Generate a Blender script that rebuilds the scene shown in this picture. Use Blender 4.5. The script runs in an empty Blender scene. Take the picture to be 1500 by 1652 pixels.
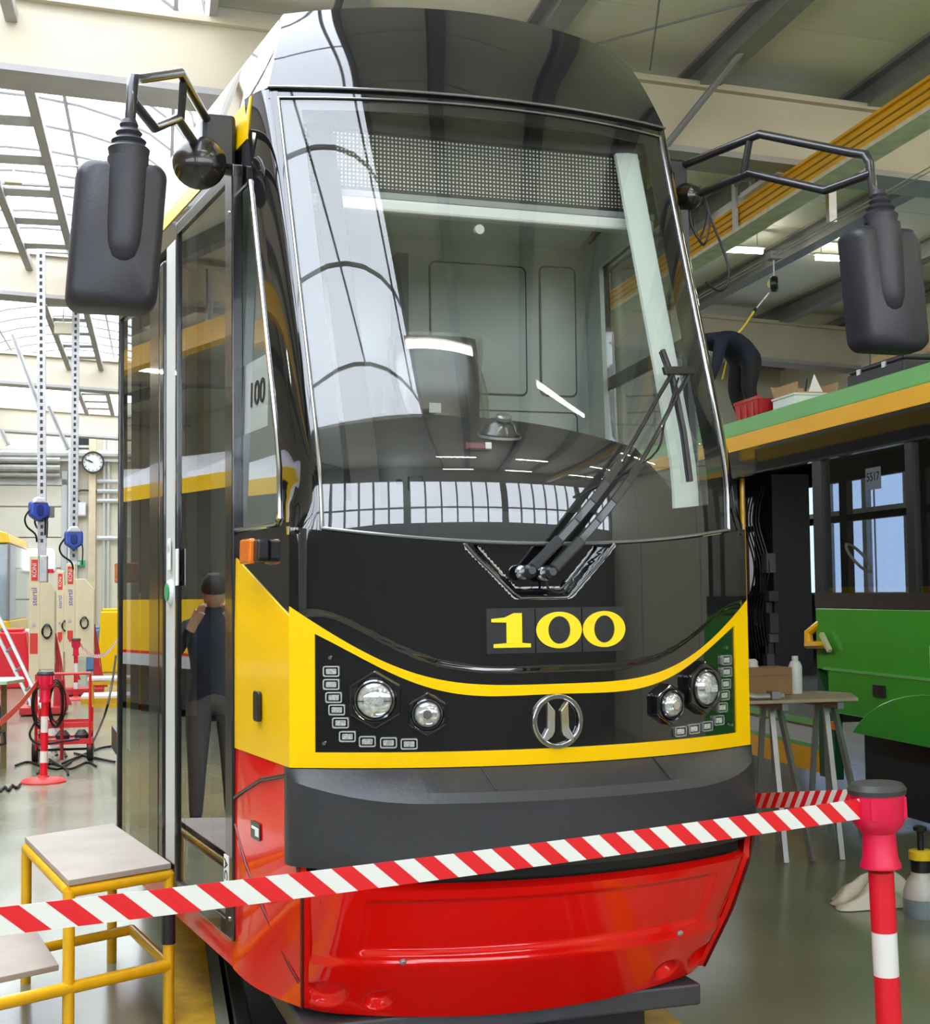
import bpy, bmesh, math, random
import numpy as np
from mathutils import Vector, Matrix
random.seed(7); rng = random.Random(11)
R_ = math.radians
SC = bpy.context.scene
COL = SC.collection
# ------------------------------------------------------------------ camera (calibrated on the tram's symmetric points)
F = 2200.; CX, CY = 750., 826.
YAW = R_(18.05); PITCH = math.atan(131 / 2200.); ROLL = 0.011
CAM = np.array([-1.597, -4.218, 1.6])
_f0 = np.array([math.sin(YAW), math.cos(YAW), 0]); _r0 = np.array([math.cos(YAW), -math.sin(YAW), 0]); _u0 = np.array([0, 0, 1.])
FW = _f0 * math.cos(PITCH) + _u0 * math.sin(PITCH); _up = _u0 * math.cos(PITCH) - _f0 * math.sin(PITCH)
RT = _r0 * math.cos(ROLL) - _up * math.sin(ROLL); UP = _up * math.cos(ROLL) + _r0 * math.sin(ROLL)
cd = bpy.data.cameras.new('camera'); cam = bpy.data.objects.new('camera', cd); COL.objects.link(cam)
cd.sensor_fit = 'HORIZONTAL'; cd.sensor_width = 36.0; cd.lens = 36.0 * F / 1500.0; cd.clip_start = .05; cd.clip_end = 300
cam.matrix_world = Matrix(((RT[0], UP[0], -FW[0], CAM[0]), (RT[1], UP[1], -FW[1], CAM[1]), (RT[2], UP[2], -FW[2], CAM[2]), (0, 0, 0, 1)))
SC.camera = cam
# ------------------------------------------------------------------ sky, exposure
w = bpy.data.worlds.new('overcast_sky'); SC.world = w; w.use_nodes = True
w.node_tree.nodes['Background'].inputs[0].default_value = (.86, .92, 1.0, 1)
w.node_tree.nodes['Background'].inputs[1].default_value = 7.0
SC.view_settings.view_transform = 'Standard'; SC.view_settings.look = 'None'
SC.view_settings.gamma = 1.0; SC.view_settings.use_curve_mapping = False
SC.view_settings.exposure = 0.2
try:
    SC.cycles.use_denoising = True; SC.cycles.max_bounces = 10; SC.cycles.transparent_max_bounces = 24
    SC.cycles.diffuse_bounces = 5; SC.cycles.glossy_bounces = 5; SC.cycles.caustics_reflective = False; SC.cycles.caustics_refractive = False
    SC.cycles.sample_clamp_indirect = 6.0
except Exception: pass
# ------------------------------------------------------------------ measuring helpers: a picture ray met with a real plane
def ray(px, py): return FW + RT * (px - CX) / F - UP * (py - CY) / F
def PY(px, py, y): r = ray(px, py); return CAM + r * ((y - CAM[1]) / r[1])
def PZ(px, py, z=0.): r = ray(px, py); return CAM + r * ((z - CAM[2]) / r[2])
BR = R_(5.4); EX = np.array([math.cos(BR), -math.sin(BR), 0]); EY = np.array([math.sin(BR), math.cos(BR), 0]); BO = np.array([CAM[0], CAM[1], 0])
def BB(x, y, z=0.): return BO + EX * x + EY * y + np.array([0, 0, z])            # hall frame -> world
def toB(p): d = np.asarray(p) - BO; return np.array([d @ EX, d @ EY, d[2]])
def HY(px, py, yb): r = ray(px, py); return toB(CAM + r * (yb / (r @ EY)))        # hall frame, at depth yb
def HX(px, py, xb): r = ray(px, py); return toB(CAM + r * (xb / (r @ EX)))
def HZ(px, py, z=0.): return toB(PZ(px, py, z))
MB_ = Matrix(((EX[0], EY[0], 0, BO[0]), (EX[1], EY[1], 0, BO[1]), (0, 0, 1, 0), (0, 0, 0, 1)))
# ------------------------------------------------------------------ materials
MATS = {}
def _p(m, **kw):
    b = m.node_tree.nodes['Principled BSDF']
    for k, v in kw.items():
        n = k.replace('_', ' ')
        if n in b.inputs: b.inputs[n].default_value = v
    return b
def mat(name, col, rough=.5, metal=0., var=.0, scale=8., coat=0., bump=0., spec=.5, col2=None, emit=None, es=0., detail=3., rv=0.):
    if name in MATS: return MATS[name]
    m = bpy.data.materials.new(name); m.use_nodes = True; MATS[name] = m
    nt = m.node_tree; c4 = (*col, 1)
    b = _p(m, Base_Color=c4, Roughness=rough, Metallic=metal, Coat_Weight=coat, Coat_Roughness=.03, Specular_IOR_Level=spec)
    tc = nt.nodes.new('ShaderNodeTexCoord'); no = nt.nodes.new('ShaderNodeTexNoise'); no.inputs['Scale'].default_value = scale; no.inputs['Detail'].default_value = detail
    nt.links.new(tc.outputs['Object'], no.inputs['Vector'])
    if col2 is None: col2 = tuple(max(0, c * (1 - var)) for c in col)
    cr = nt.nodes.new('ShaderNodeValToRGB'); cr.color_ramp.elements[0].position = .35; cr.color_ramp.elements[1].position = .65
    cr.color_ramp.elements[0].color = (*col2, 1); cr.color_ramp.elements[1].color = c4
    nt.links.new(no.outputs['Fac'], cr.inputs['Fac']); nt.links.new(cr.outputs['Color'], b.inputs['Base Color'])
    if rv:
        mr = nt.nodes.new('ShaderNodeMapRange'); mr.inputs[3].default_value = rough - rv; mr.inputs[4].default_value = rough + rv
        nt.links.new(no.outputs['Fac'], mr.inputs[0]); nt.links.new(mr.outputs[0], b.inputs['Roughness'])
    if bump:
        bp = nt.nodes.new('ShaderNodeBump'); bp.inputs['Strength'].default_value = bump; bp.inputs['Distance'].default_value = .01
        nt.links.new(no.outputs['Fac'], bp.inputs['Height']); nt.links.new(bp.outputs['Normal'], b.inputs['Normal'])
    if emit: b.inputs['Emission Color'].default_value = (*emit, 1); b.inputs['Emission Strength'].default_value = es
    return m
def glass(name, tint, base=.06, rough=0., dirt=0.):
    """thin sheet of glass: clear transmission + angle dependent mirror, the same from both sides"""
    if name in MATS: return MATS[name]
    m = bpy.data.materials.new(name); m.use_nodes = True; MATS[name] = m
    nt = m.node_tree; nt.nodes.clear(); N = nt.nodes.new
    out = N('ShaderNodeOutputMaterial'); mx = N('ShaderNodeMixShader'); tr = N('ShaderNodeBsdfTransparent'); gl = N('ShaderNodeBsdfGlossy'); lw = N('ShaderNodeLayerWeight')
    tr.inputs[0].default_value = (*tint, 1); gl.inputs['Color'].default_value = (1, 1, 1, 1); gl.inputs['Roughness'].default_value = rough; lw.inputs['Blend'].default_value = .5
    pw = N('ShaderNodeMath'); pw.operation = 'POWER'; pw.inputs[1].default_value = 4.0
    ma = N('ShaderNodeMath'); ma.operation = 'MULTIPLY_ADD'; ma.inputs[1].default_value = 1 - base; ma.inputs[2].default_value = base
    L = nt.links.new
    L(lw.outputs['Facing'], pw.inputs[0]); L(pw.outputs[0], ma.inputs[0]); L(ma.outputs[0], mx.inputs[0]); L(gl.outputs[0], mx.inputs[2])
    if dirt:
        df = N('ShaderNodeBsdfTranslucent'); df.inputs[0].default_value = (.9, .93, .96, 1); m2 = N('ShaderNodeMixShader'); m2.inputs[0].default_value = dirt
        L(tr.outputs[0], m2.inputs[1]); L(df.outputs[0], m2.inputs[2]); L(m2.outputs[0], mx.inputs[1])
    else: L(tr.outputs[0], mx.inputs[1])
    L(mx.outputs[0], out.inputs[0]); return m
def emis(name, col, s):
    return mat(name, col, .5, emit=col, es=s)
BLACKG = mat('black_gloss_paint', (.008, .008, .01), .04, var=.2, scale=3, coat=1., spec=.6)
YEL = mat('yellow_gloss_paint', (1.0, .60, .0), .2, var=.03, scale=2, coat=.15, spec=.35)
REDP = mat('red_gloss_paint', (.85, .006, .003), .12, var=.05, scale=2, coat=.4, spec=.4)
RUB = mat('black_bumper_rubber', (.032, .034, .04), .42, var=.12, scale=60, bump=.12)
PLAS = mat('black_grained_plastic', (.026, .025, .034), .42, var=.1, scale=120, bump=.1)
DPL = mat('matt_black_plastic', (.012, .012, .014), .35, var=.2, scale=40)
CHR = mat('bright_chrome', (.75, .76, .78), .12, 1., var=.05, scale=20)
DCHR = mat('dark_chrome_trim', (.16, .16, .17), .15, .9, var=.1, scale=20)
ALU = mat('brushed_aluminium', (.62, .63, .64), .35, .8, var=.1, scale=40)
STEEL = mat('galvanised_steel', (.5, .5, .5), .4, .6, var=.18, scale=14)
LGREY = mat('light_grey_paint', (.62, .64, .63), .4, var=.05, scale=5)
WHITE = mat('white_plastic', (.82, .82, .8), .4, var=.04, scale=8)
PAPER = mat('white_paper', (.85, .85, .84), .8, var=.03, scale=30)
INK = mat('black_ink', (.02, .02, .022), .7, var=.1, scale=30)
CREAM = mat('cream_steel_paint', (.52, .46, .34), .5, var=.08, scale=2)
ORANGE = mat('amber_lens', (1.0, .23, .01), .15, var=.15, scale=60, coat=.8)
# ------------------------------------------------------------------ mesh helpers
class M:
    def __init__(s): s.v = []; s.f = []
    def add(s, vs, fs):
        o = len(s.v); s.v += [tuple(float(c) for c in v) for v in vs]; s.f += [tuple(i + o for i in f) for f in fs]; return s
    def box(s, lo, hi):
        x0, y0, z0 = lo; x1, y1, z1 = hi
        return s.hexa([(x0, y0, z0), (x1, y0, z0), (x1, y1, z0), (x0, y1, z0), (x0, y0, z1), (x1, y0, z1), (x1, y1, z1), (x0, y1, z1)])
    def cbox(s, c, d): return s.box([c[i] - d[i] / 2 for i in range(3)], [c[i] + d[i] / 2 for i in range(3)])
    def hexa(s, p): return s.add(p, [(0, 3, 2, 1), (4, 5, 6, 7), (0, 1, 5, 4), (1, 2, 6, 5), (2, 3, 7, 6), (3, 0, 4, 7)])
    def bar(s, a, b, wd, ht, up=(0, 0, 1)):
        a = Vector(a); b = Vector(b); d = (b - a).normalized(); u = Vector(up)
        if abs(d.dot(u)) > .98: u = Vector((0, 1, 0))
        r = d.cross(u).normalized(); u = r.cross(d).normalized(); r *= wd / 2; u *= ht / 2
        return s.hexa([a - r - u, a + r - u, b + r - u, b - r - u, a - r + u, a + r + u, b + r + u, b - r + u])
    def tube(s, path, r, n=10, cap=True, flat=None):
        P = [Vector(p) for p in path]; k = len(P); rs = r if isinstance(r, (list, tuple)) else [r] * k
        o = len(s.v); prev = None
        for i in range(k):
            t = ((P[min(i + 1, k - 1)] - P[i]).normalized() + (P[i] - P[max(i - 1, 0)]).normalized())
            if t.length < 1e-6: t = P[min(i + 1, k - 1)] - P[max(i - 1, 0)]
            t.normalize()
            if prev is None:
                u = Vector((0, 0, 1)) if abs(t.z) < .9 else Vector((0, 1, 0)); u = (u - t * u.dot(t)).normalized()
            else:
                u = prev - t * prev.dot(t); u = u.normalized() if u.length > 1e-6 else prev
            prev = u; b = t.cross(u)
            # mitre so that bent pipes keep their width
            c = 1.0
            if 0 < i < k - 1:
                a1 = (P[i + 1] - P[i]).normalized(); c = 1 / max(.6, t.dot(a1))
            for j in range(n):
                a = 2 * math.pi * j / n; s.v.append(tuple(P[i] + (u * math.cos(a) + b * math.sin(a)) * rs[i] * (c if 0 < i < k - 1 else 1)))
        for i in range(k - 1):
            for j in range(n):
                q = (j + 1) % n; s.f.append((o + i * n + j, o + i * n + q, o + (i + 1) * n + q, o + (i + 1) * n + j))
        if cap: s.f.append(tuple(o + j for j in reversed(range(n)))); s.f.append(tuple(o + (k - 1) * n + j for j in range(n)))
        return s
    def lathe(s, prof, o=(0, 0, 0), ax=(0, 0, 1), n=24, cap=True):
        ax = Vector(ax).normalized(); u = Vector((1, 0, 0)) if abs(ax.x) < .9 else Vector((0, 1, 0)); u = (u - ax * u.dot(ax)).normalized(); b = ax.cross(u); o = Vector(o); st = len(s.v)
        for (r, h) in prof:
            for j in range(n):
                a = 2 * math.pi * j / n; s.v.append(tuple(o + ax * h + (u * math.cos(a) + b * math.sin(a)) * r))
        for i in range(len(prof) - 1):
            for j in range(n):
                q = (j + 1) % n; s.f.append((st + i * n + j, st + i * n + q, st + (i + 1) * n + q, st + (i + 1) * n + j))
        if cap: s.f.append(tuple(st + j for j in reversed(range(n)))); s.f.append(tuple(st + (len(prof) - 1) * n + j for j in range(n)))
        return s
    def grid(s, fn, us, vs, flip=False):
        o = len(s.v); nu = len(us)
        for v in vs:
            for u in us: s.v.append(tuple(float(c) for c in fn(u, v)))
        for i in range(len(vs) - 1):
            for j in range(nu - 1):
                q = (o + i * nu + j, o + i * nu + j + 1, o + (i + 1) * nu + j + 1, o + (i + 1) * nu + j)
                s.f.append(q[::-1] if flip else q)
        return s
    def prism(s, poly, fn, d0, d1):
        """poly of 2-D points, fn(u,v,d)->3-D; closed prism between depths d0 and d1"""
        n = len(poly); o = len(s.v)
        for d in (d0, d1):
            for (u, v) in poly: s.v.append(tuple(float(c) for c in fn(u, v, d)))
        s.f.append(tuple(o + i for i in reversed(range(n)))); s.f.append(tuple(o + n + i for i in range(n)))
        for i in range(n): q = (i + 1) % n; s.f.append((o + i, o + q, o + n + q, o + n + i))
        return s
    def ring(s, outer, inner, fn, d0, d1):
        n = len(outer); o = len(s.v)
        for d in (d0, d1):
            for P in (outer, inner):
                for (u, v) in P: s.v.append(tuple(float(c) for c in fn(u, v, d)))
        for i in range(n):
            q = (i + 1) % n; A = o; B = o + n; Cc = o + 2 * n; D = o + 3 * n
            s.f += [(A + i, B + i, B + q, A + q), (Cc + i, Cc + q, D + q, D + i), (A + i, A + q, Cc + q, Cc + i), (B + i, D + i, D + q, B + q)]
        return s
    def sheet(s, fn, us, vs, th):
        """closed curved plate: fn(u,v,off)"""
        o = len(s.v); nu, nv = len(us), len(vs)
        for d in (0., -th):
            for v in vs:
                for u in us: s.v.append(tuple(float(c) for c in fn(u, v, d)))
        k = nu * nv; I = lambda i, j, l: o + l * k + i * nu + j
        for i in range(nv - 1):
            for j in range(nu - 1):
                s.f.append((I(i, j, 0), I(i, j + 1, 0), I(i + 1, j + 1, 0), I(i + 1, j, 0))); s.f.append((I(i, j, 1), I(i + 1, j, 1), I(i + 1, j + 1, 1), I(i, j + 1, 1)))
        for j in range(nu - 1):
            s.f.append((I(0, j + 1, 0), I(0, j, 0), I(0, j, 1), I(0, j + 1, 1))); s.f.append((I(nv - 1, j, 0), I(nv - 1, j + 1, 0), I(nv - 1, j + 1, 1), I(nv - 1, j, 1)))
        for i in range(nv - 1):
            s.f.append((I(i, 0, 0), I(i + 1, 0, 0), I(i + 1, 0, 1), I(i, 0, 1))); s.f.append((I(i + 1, nu - 1, 0), I(i, nu - 1, 0), I(i, nu - 1, 1), I(i + 1, nu - 1, 1)))
        return s
    def build(s, name, m, parent=None, smooth=False, bevel=0., seg=2, fix=True, angle=35, frame=None):
        me = bpy.data.meshes.new(name); me.from_pydata(s.v, [], s.f); me.update()
        if fix:
            bm = bmesh.new(); bm.from_mesh(me); bmesh.ops.recalc_face_normals(bm, faces=bm.faces); bm.to_mesh(me); bm.free()
        if m: me.materials.append(m)
        o = bpy.data.objects.new(name, me); COL.objects.link(o)
        if bevel:
            b = o.modifiers.new('bevel', 'BEVEL'); b.width = bevel; b.segments = seg; b.limit_method = 'ANGLE'; b.angle_limit = R_(30)
        if smooth:
            for p in me.polygons: p.use_smooth = True
            try: me.set_sharp_from_angle(angle=R_(angle))
            except Exception: pass
        if frame is not None and parent is None: o.matrix_world = frame
        if parent: o.parent = parent
        return o
def empty(name, loc=(0, 0, 0), rz=0., parent=None, mw=None):
    o = bpy.data.objects.new(name, None); COL.objects.link(o); o.location = Vector([float(c) for c in loc]); o.rotation_euler = (0, 0, rz); o.empty_display_size = .1
    if mw is not None: o.matrix_world = mw
    if parent: o.parent = parent
    return o
def tag(o, label, cat, group=None, kind=None):
    o['label'] = label
    if cat: o['category'] = cat
    if group: o['group'] = group
    if kind: o['kind'] = kind
    return o
def struct(o, label=None):
    o['kind'] = 'structure'
    if label: o['label'] = label
    return o
def kids(o): return [c for c in bpy.data.objects if c.parent == o]
def dup(o, parent=None, label=None):
    c = o.copy(); COL.objects.link(c); c.parent = parent
    if label: c['label'] = label
    for k in kids(o): dup(k, c)
    return c
def HB(x, y, rz=0., z=0.): return MB_ @ Matrix.Translation((x, y, z)) @ Matrix.Rotation(rz, 4, 'Z')   # hall-frame placement
def text(name, s, size, m, parent, fn, depth=.002, align='CENTER'):
    """real letters as a thin mesh; fn(u,v,d)->xyz"""
    cu = bpy.data.curves.new('t', 'FONT'); cu.body = s; cu.size = size; cu.align_x = align; cu.align_y = 'CENTER'; cu.extrude = depth; cu.resolution_u = 3
    t = bpy.data.objects.new('t', cu); COL.objects.link(t); dg = bpy.context.evaluated_depsgraph_get(); me = bpy.data.meshes.new_from_object(t.evaluated_get(dg))
    bpy.data.objects.remove(t); bpy.data.curves.remove(cu)
    for v in me.vertices: v.co = Vector([float(c) for c in fn(v.co.x, v.co.y, v.co.z)])
    me.name = name; me.materials.clear(); me.materials.append(m); o = bpy.data.objects.new(name, me); COL.objects.link(o); o.parent = parent; return o
def circ(r, n=24, cx=0., cy=0., ry=None): return [(cx + r * math.cos(2 * math.pi * i / n), cy + (ry or r) * math.sin(2 * math.pi * i / n)) for i in range(n)]
def rrect(x0, y0, x1, y1, r, n=4):
    P = []
    for (cx, cy, a0) in ((x1 - r, y1 - r, 0), (x0 + r, y1 - r, 90), (x0 + r, y0 + r, 180), (x1 - r, y0 + r, 270)):
        for i in range(n + 1): a = R_(a0 + 90 * i / n); P.append((cx + r * math.cos(a), cy + r * math.sin(a)))
    return P
def spline(P, n=6):
    P = [Vector([float(c) for c in p]) for p in P]; out = []
    for i in range(len(P) - 1):
        p0 = P[max(i - 1, 0)]; p1 = P[i]; p2 = P[i + 1]; p3 = P[min(i + 2, len(P) - 1)]
        for k in range(n):
            t = k / n; out.append(.5 * ((2 * p1) + (p2 - p0) * t + (2 * p0 - 5 * p1 + 4 * p2 - p3) * t * t + (3 * p1 - p0 - 3 * p2 + p3) * t ** 3))
    out.append(P[-1]); return out
def lin(a, b, n): return [a + (b - a) * i / (n - 1) for i in range(n)]
def pchip(xs, ys):
    xs = np.array(xs, float); ys = np.array(ys, float); h = np.diff(xs); dl = np.diff(ys) / h; d = np.zeros(len(xs)); d[0] = dl[0]; d[-1] = dl[-1]
    for i in range(1, len(xs) - 1):
        if dl[i - 1] * dl[i] > 0: w1 = 2 * h[i] + h[i - 1]; w2 = h[i] + 2 * h[i - 1]; d[i] = (w1 + w2) / (w1 / dl[i - 1] + w2 / dl[i])
    def f(x):
        x = min(max(x, xs[0]), xs[-1]); i = min(int(np.searchsorted(xs, x, 'right')) - 1, len(xs) - 2); i = max(i, 0); t = (x - xs[i]) / h[i]
        return float((1 + 2 * t) * (1 - t) ** 2 * ys[i] + t * (1 - t) ** 2 * h[i] * d[i] + t * t * (3 - 2 * t) * ys[i + 1] + t * t * (t - 1) * h[i] * d[i + 1])
    return f
# ================================================================== THE HALL (hall frame: x across, y along, camera at 0,0)
WALLM = mat('cream_wall_panel', (.78, .72, .58), .6, var=.05, scale=1.2)
WALL2 = mat('beige_partition_panel', (.62, .57, .44), .6, var=.06, scale=1.5)
ROOFM = mat('pale_roof_sheet', (.84, .81, .69), .55, var=.06, scale=1.0)
GREYB = mat('grey_purlin_paint', (.24, .24, .24), .45, var=.15, scale=4)
GREYF = mat('grey_flange_paint', (.34, .32, .31), .5, var=.1, scale=4)
FLOORM = mat('grey_green_epoxy_floor', (.245, .262, .18), .2, var=.0, scale=1.1, col2=(.19, .21, .135), detail=6, rv=.06)
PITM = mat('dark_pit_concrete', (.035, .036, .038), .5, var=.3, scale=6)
STRIPE = mat('yellow_floor_paint', (.75, .43, .01), .35, var=.35, scale=9)
PANE = glass('rooflight_sheet', (.97, .98, 1.), .05, .05, dirt=.35)
WPANE = glass('gate_window_glass', (.96, .98, 1.), .05)
BARM = mat('rooflight_grey_bar', (.30, .29, .28), .5, var=.15, scale=3)
YCR = mat('crane_rail_yellow', (.86, .47, .01), .4, var=.12, scale=3)
TUBE = emis('lit_lamp_tube', (1., .95, .80), 45.)
XL, XR, Y0, Y1 = -14., 10.15, -4.4, 36.
roofz = lambda x: 6.24 - .053 * x
btop = lambda x: 6.0 - .055 * x
PXL, PXR = .26, 1.71      # the pit between the rails
# floor: two slabs and the rim behind, pit sunk between them
m = M()
m.box((XL, Y0, -.3), (PXL, Y1, 0)).box((PXR, Y0, -.3), (XR + .3, Y1, 0)).box((PXL, 22, -.3), (PXR, Y1, 0)).box((PXL, Y0, -.3), (PXR, 3.2, 0))
floor = struct(m.build('floor', FLOORM, frame=MB_), 'shiny grey green epoxy floor of the workshop hall')
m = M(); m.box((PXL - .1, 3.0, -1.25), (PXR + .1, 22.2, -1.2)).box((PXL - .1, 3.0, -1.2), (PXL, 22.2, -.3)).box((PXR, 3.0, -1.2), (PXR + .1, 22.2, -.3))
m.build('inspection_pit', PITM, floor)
for x0, x1 in ((.06, .21), (1.76, 1.89)):
    M().box((x0, 1.5, 0), (x1, 22, .003)).build('yellow_floor_line', STRIPE, floor)
for x0 in (PXL + .02, PXR - .09):
    m = M(); m.box((x0, 3.2, -.16), (x0 + .07, 22, -.02)); m.box((x0 - .03, 3.2, -.2), (x0 + .1, 22, -.16)); m.build('track_rail', mat('dark_rail_steel', (.09, .085, .08), .35, .8, var=.2, scale=12), floor, bevel=.01)
for y in lin(3.6, 21.6, 10):
    M().box((PXL, y - .08, -.35), (PXR, y + .08, -.2)).build('rail_cross_beam', PITM, floor)
# walls
def wallobj(name, lo, hi, m_, label): return struct(M().box(lo, hi).build(name, m_, frame=MB_), label)
wall_far = wallobj('wall_far', (XL, Y1, 0), (3.6, Y1 + .2, 6.6), WALLM, 'cream panelled far wall with the gate')
wall_part = wallobj('wall_partition', (3.4, 21., 0), (XR + .3, 21.2, 6.2), WALL2, 'beige partition wall behind the green tram')
wall_side = wallobj('wall_connecting', (3.4, 21.2, 0), (3.6, Y1, 6.6), WALL2, 'beige wall between partition and far wall')
WRM = mat('off_white_wall_panel', (.74, .70, .58), .6, var=.04, scale=1.)
m = M(); m.box((XR, Y0, 0), (XR + .2, 21., 1.5)).box((XR, Y0, 3.35), (XR + .2, 21., 5.72)).box((XR, Y0, 1.5), (XR + .2, 12.6, 3.35)).box((XR, 20.7, 1.5), (XR + .2, 21., 3.35))
wall_right = struct(m.build('wall_right', WRM, frame=MB_), 'off white long wall right of the trams')
m = M()
for y in lin(12.6, 20.7, 8): m.box((XR + .03, y - .06, 1.5), (XR + .12, y + .06, 3.35))
for z in (1.5, 2.75, 3.35): m.box((XR + .04, 12.6, z - .05), (XR + .11, 20.7, z + .05))
wr = struct(m.build('window_20', BARM, frame=MB_), 'band of daylight windows behind the green tram')
for a_, b_ in zip(lin(12.6, 20.7, 8)[:-1], lin(12.6, 20.7, 8)[1:]):
    for z0, z1 in ((1.5, 2.75), (2.75, 3.35)): M().add([(XR + .08, a_, z0), (XR + .08, b_, z0), (XR + .08, b_, z1), (XR + .08, a_, z1)], [(0, 1, 2, 3)]).build('pane', glass('blue_window_pane', (.13, .17, .24), .05), wr, fix=False)
wall_left = wallobj('wall_left', (XL - .2, Y0, 0), (XL, Y1, 6.6), WALLM, 'cream long wall on the left of the hall')
for z in (1.5, 2.9, 4.3): M().box((3.45, 20.985, z), (XR, 21.0, z + .03)).build('panel_joint', GREYF, wall_part)
for x in (4.9, 6.4, 7.9, 9.4): M().box((x, 20.985, 0), (x + .03, 21.0, 6.0)).build('panel_joint', GREYF, wall_part)
for i, y in enumerate(lin(-10, 18, 8)): M().box((XR - .012, y, 0), (XR, y + .03, 5.7)).build('panel_joint', GREYF, wall_right)
for z in (5.45, 5.6): M().box((XR - .1, Y0, z), (XR, 21, z + .09)).build('cable_tray', GREYF, wall_right)
M().box((9.3, 20.8, 5.25), (XR, 21.0, 5.65)).build('eaves_bracket', GREYF, wall_part)
# back wall behind the camera: tall glazed folding gates
m = M()
m.box((XL, Y0 - .2, 4.9), (XR, Y0, 6.6)); m.box((XL, Y0 - .2, 0), (XR, Y0, 2.55))
gx = [XL, -10.2, -5.8, -1.4, 3.0, 7.4, XR]
for i, x in enumerate(gx): m.box((x - .12, Y0 - .2, 2.55), (x + .12, Y0, 4.9))
wall_back = struct(m.build('wall_back', mat('grey_gate_wall', (.22, .22, .21), .6, var=.1, scale=2), frame=MB_), 'grey wall behind the viewer with glazed gates')  # wall colour darkened so the black front reflects less
for i in range(len(gx) - 1):
    a, b = gx[i] + .12, gx[i + 1] - .12
    m = M(); n = max(3, int((b - a) / .62))
    for k in range(n + 1): x = a + (b - a) * k / n; m.box((x - .035, Y0 - .12, 2.55), (x + .035, Y0 - .04, 4.9))
    for z in (2.55, 3.1, 4.85): m.box((a, Y0 - .11, z - .035), (b, Y0 - .05, z + .035))
    g = struct(m.build('window_%d' % (i + 2), BARM, frame=MB_), 'glazed gate with dark bars behind the viewer')
    for k in range(n):
        for z0, z1 in ((2.55, 3.1), (3.1, 4.85)):
            x0 = a + (b - a) * k / n; x1 = a + (b - a) * (k + 1) / n
            M().add([(x0, Y0 - .08, z0), (x1, Y0 - .08, z0), (x1, Y0 - .08, z1), (x0, Y0 - .08, z1)], [(0, 1, 2, 3)]).build('pane', WPANE, g, fix=False)
# ceiling: sheets, purlins, frames
ceiling = empty('ceiling', mw=MB_); struct(ceiling, 'pitched hall roof of pale sheets on grey purlins and cream beams')
SKL, SKR = -4.3, .42
m0 = None
for i, y in enumerate(np.arange(Y0, Y1, 1.0)):
    if m0 is None:
        x0, x1 = SKR, XR + .2; m = M(); m.hexa([(x0, .006, roofz(x0)), (x1, .006, roofz(x1)), (x1, .994, roofz(x1)), (x0, .994, roofz(x0)), (x0, .006, roofz(x0) + .1), (x1, .006, roofz(x1) + .1), (x1, .994, roofz(x1) + .1), (x0, .994, roofz(x0) + .1)])
        # joint backing so that no sky shows through
        m.hexa([(x0, -.02, roofz(x0) + .02), (x1, -.02, roofz(x1) + .02), (x1, .006, roofz(x1) + .02), (x0, .006, roofz(x0) + .02), (x0, -.02, roofz(x0) + .1), (x1, -.02, roofz(x1) + .1), (x1, .006, roofz(x1) + .1), (x0, .006, roofz(x0) + .1)])
        m0 = m.build('roof_panel', ROOFM, ceiling); o = m0
    else: o = m0.copy(); COL.objects.link(o)
    o.location = (0, y, 0)
M().box((XL - .2, Y0, 6.5), (SKL, Y1, 6.6)).build('roof_panel', ROOFM, ceiling)
M().box((XL - .2, Y0 - .2, 6.45), (SKL, Y0, 6.7)).build('eaves_panel', ROOFM, ceiling)
M().box((SKR - .06, Y0, 6.0), (SKR, Y1, 6.55)).build('rooflight_kerb', GREYF, ceiling); M().box((SKL, Y0, 6.2), (SKL + .06, Y1, 6.6)).build('rooflight_kerb', GREYF, ceiling)
for x in (1.4, 2.9, 4.42, 5.93, 7.45, 8.95):
    z = roofz(x); m = M(); m.box((x - .09, Y0, z - .03), (x + .09, 21, z - .001)); m.box((x - .09, Y0, z - .25), (x + .09, 21, z - .225)); m.box((x - .012, Y0, z - .225), (x + .012, 21, z - .03))
    m.build('purlin', GREYB, ceiling)
for x in (-5.8, -7.4, -9, -11): M().box((x - .08, Y0, 6.26), (x + .08, Y1, 6.5)).build('purlin', GREYB, ceiling)
for y in (10.5, 18.5, 26.5, 34.5):
    xe = XR if y < 21 else 3.4; t = .28
    m = M(); m.hexa([(XL, y - t / 2, btop(XL) - .56), (xe, y - t / 2, btop(xe) - .56), (xe, y + t / 2, btop(xe) - .56), (XL, y + t / 2, btop(XL) - .56), (XL, y - t / 2, btop(XL)), (xe, y - t / 2, btop(xe)), (xe, y + t / 2, btop(xe)), (XL, y + t / 2, btop(XL))])
    m.build('roof_beam', CREAM, ceiling)
    for dz in (0, -.56):
        t2 = t + .14; m = M(); a = dz - .025; b = dz + .025
        m.hexa([(XL, y - t2 / 2, btop(XL) + a), (xe, y - t2 / 2, btop(xe) + a), (xe, y + t2 / 2, btop(xe) + a), (XL, y + t2 / 2, btop(XL) + a), (XL, y - t2 / 2, btop(XL) + b), (xe, y - t2 / 2, btop(xe) + b), (xe, y + t2 / 2, btop(xe) + b), (XL, y + t2 / 2, btop(XL) + b)])
        m.build('beam_flange', GREYF if dz else CREAM, ceiling)
for (a, b, r) in (((4.42, 9.6, 5.80), (4.0, 10.34, 5.19), .028), ((6.0, 17.6, 5.68), (6.0, 18.4, 5.2), .03), ((3.3, 10.2, 5.95), (4.5, 8.9, 5.95), .01), ((3.0, 7.4, 5.9), (3.9, 10.3, 5.85), .008)):
    M().tube([a, b], r, 8).build('roof_brace', GREYB, ceiling)
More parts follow.
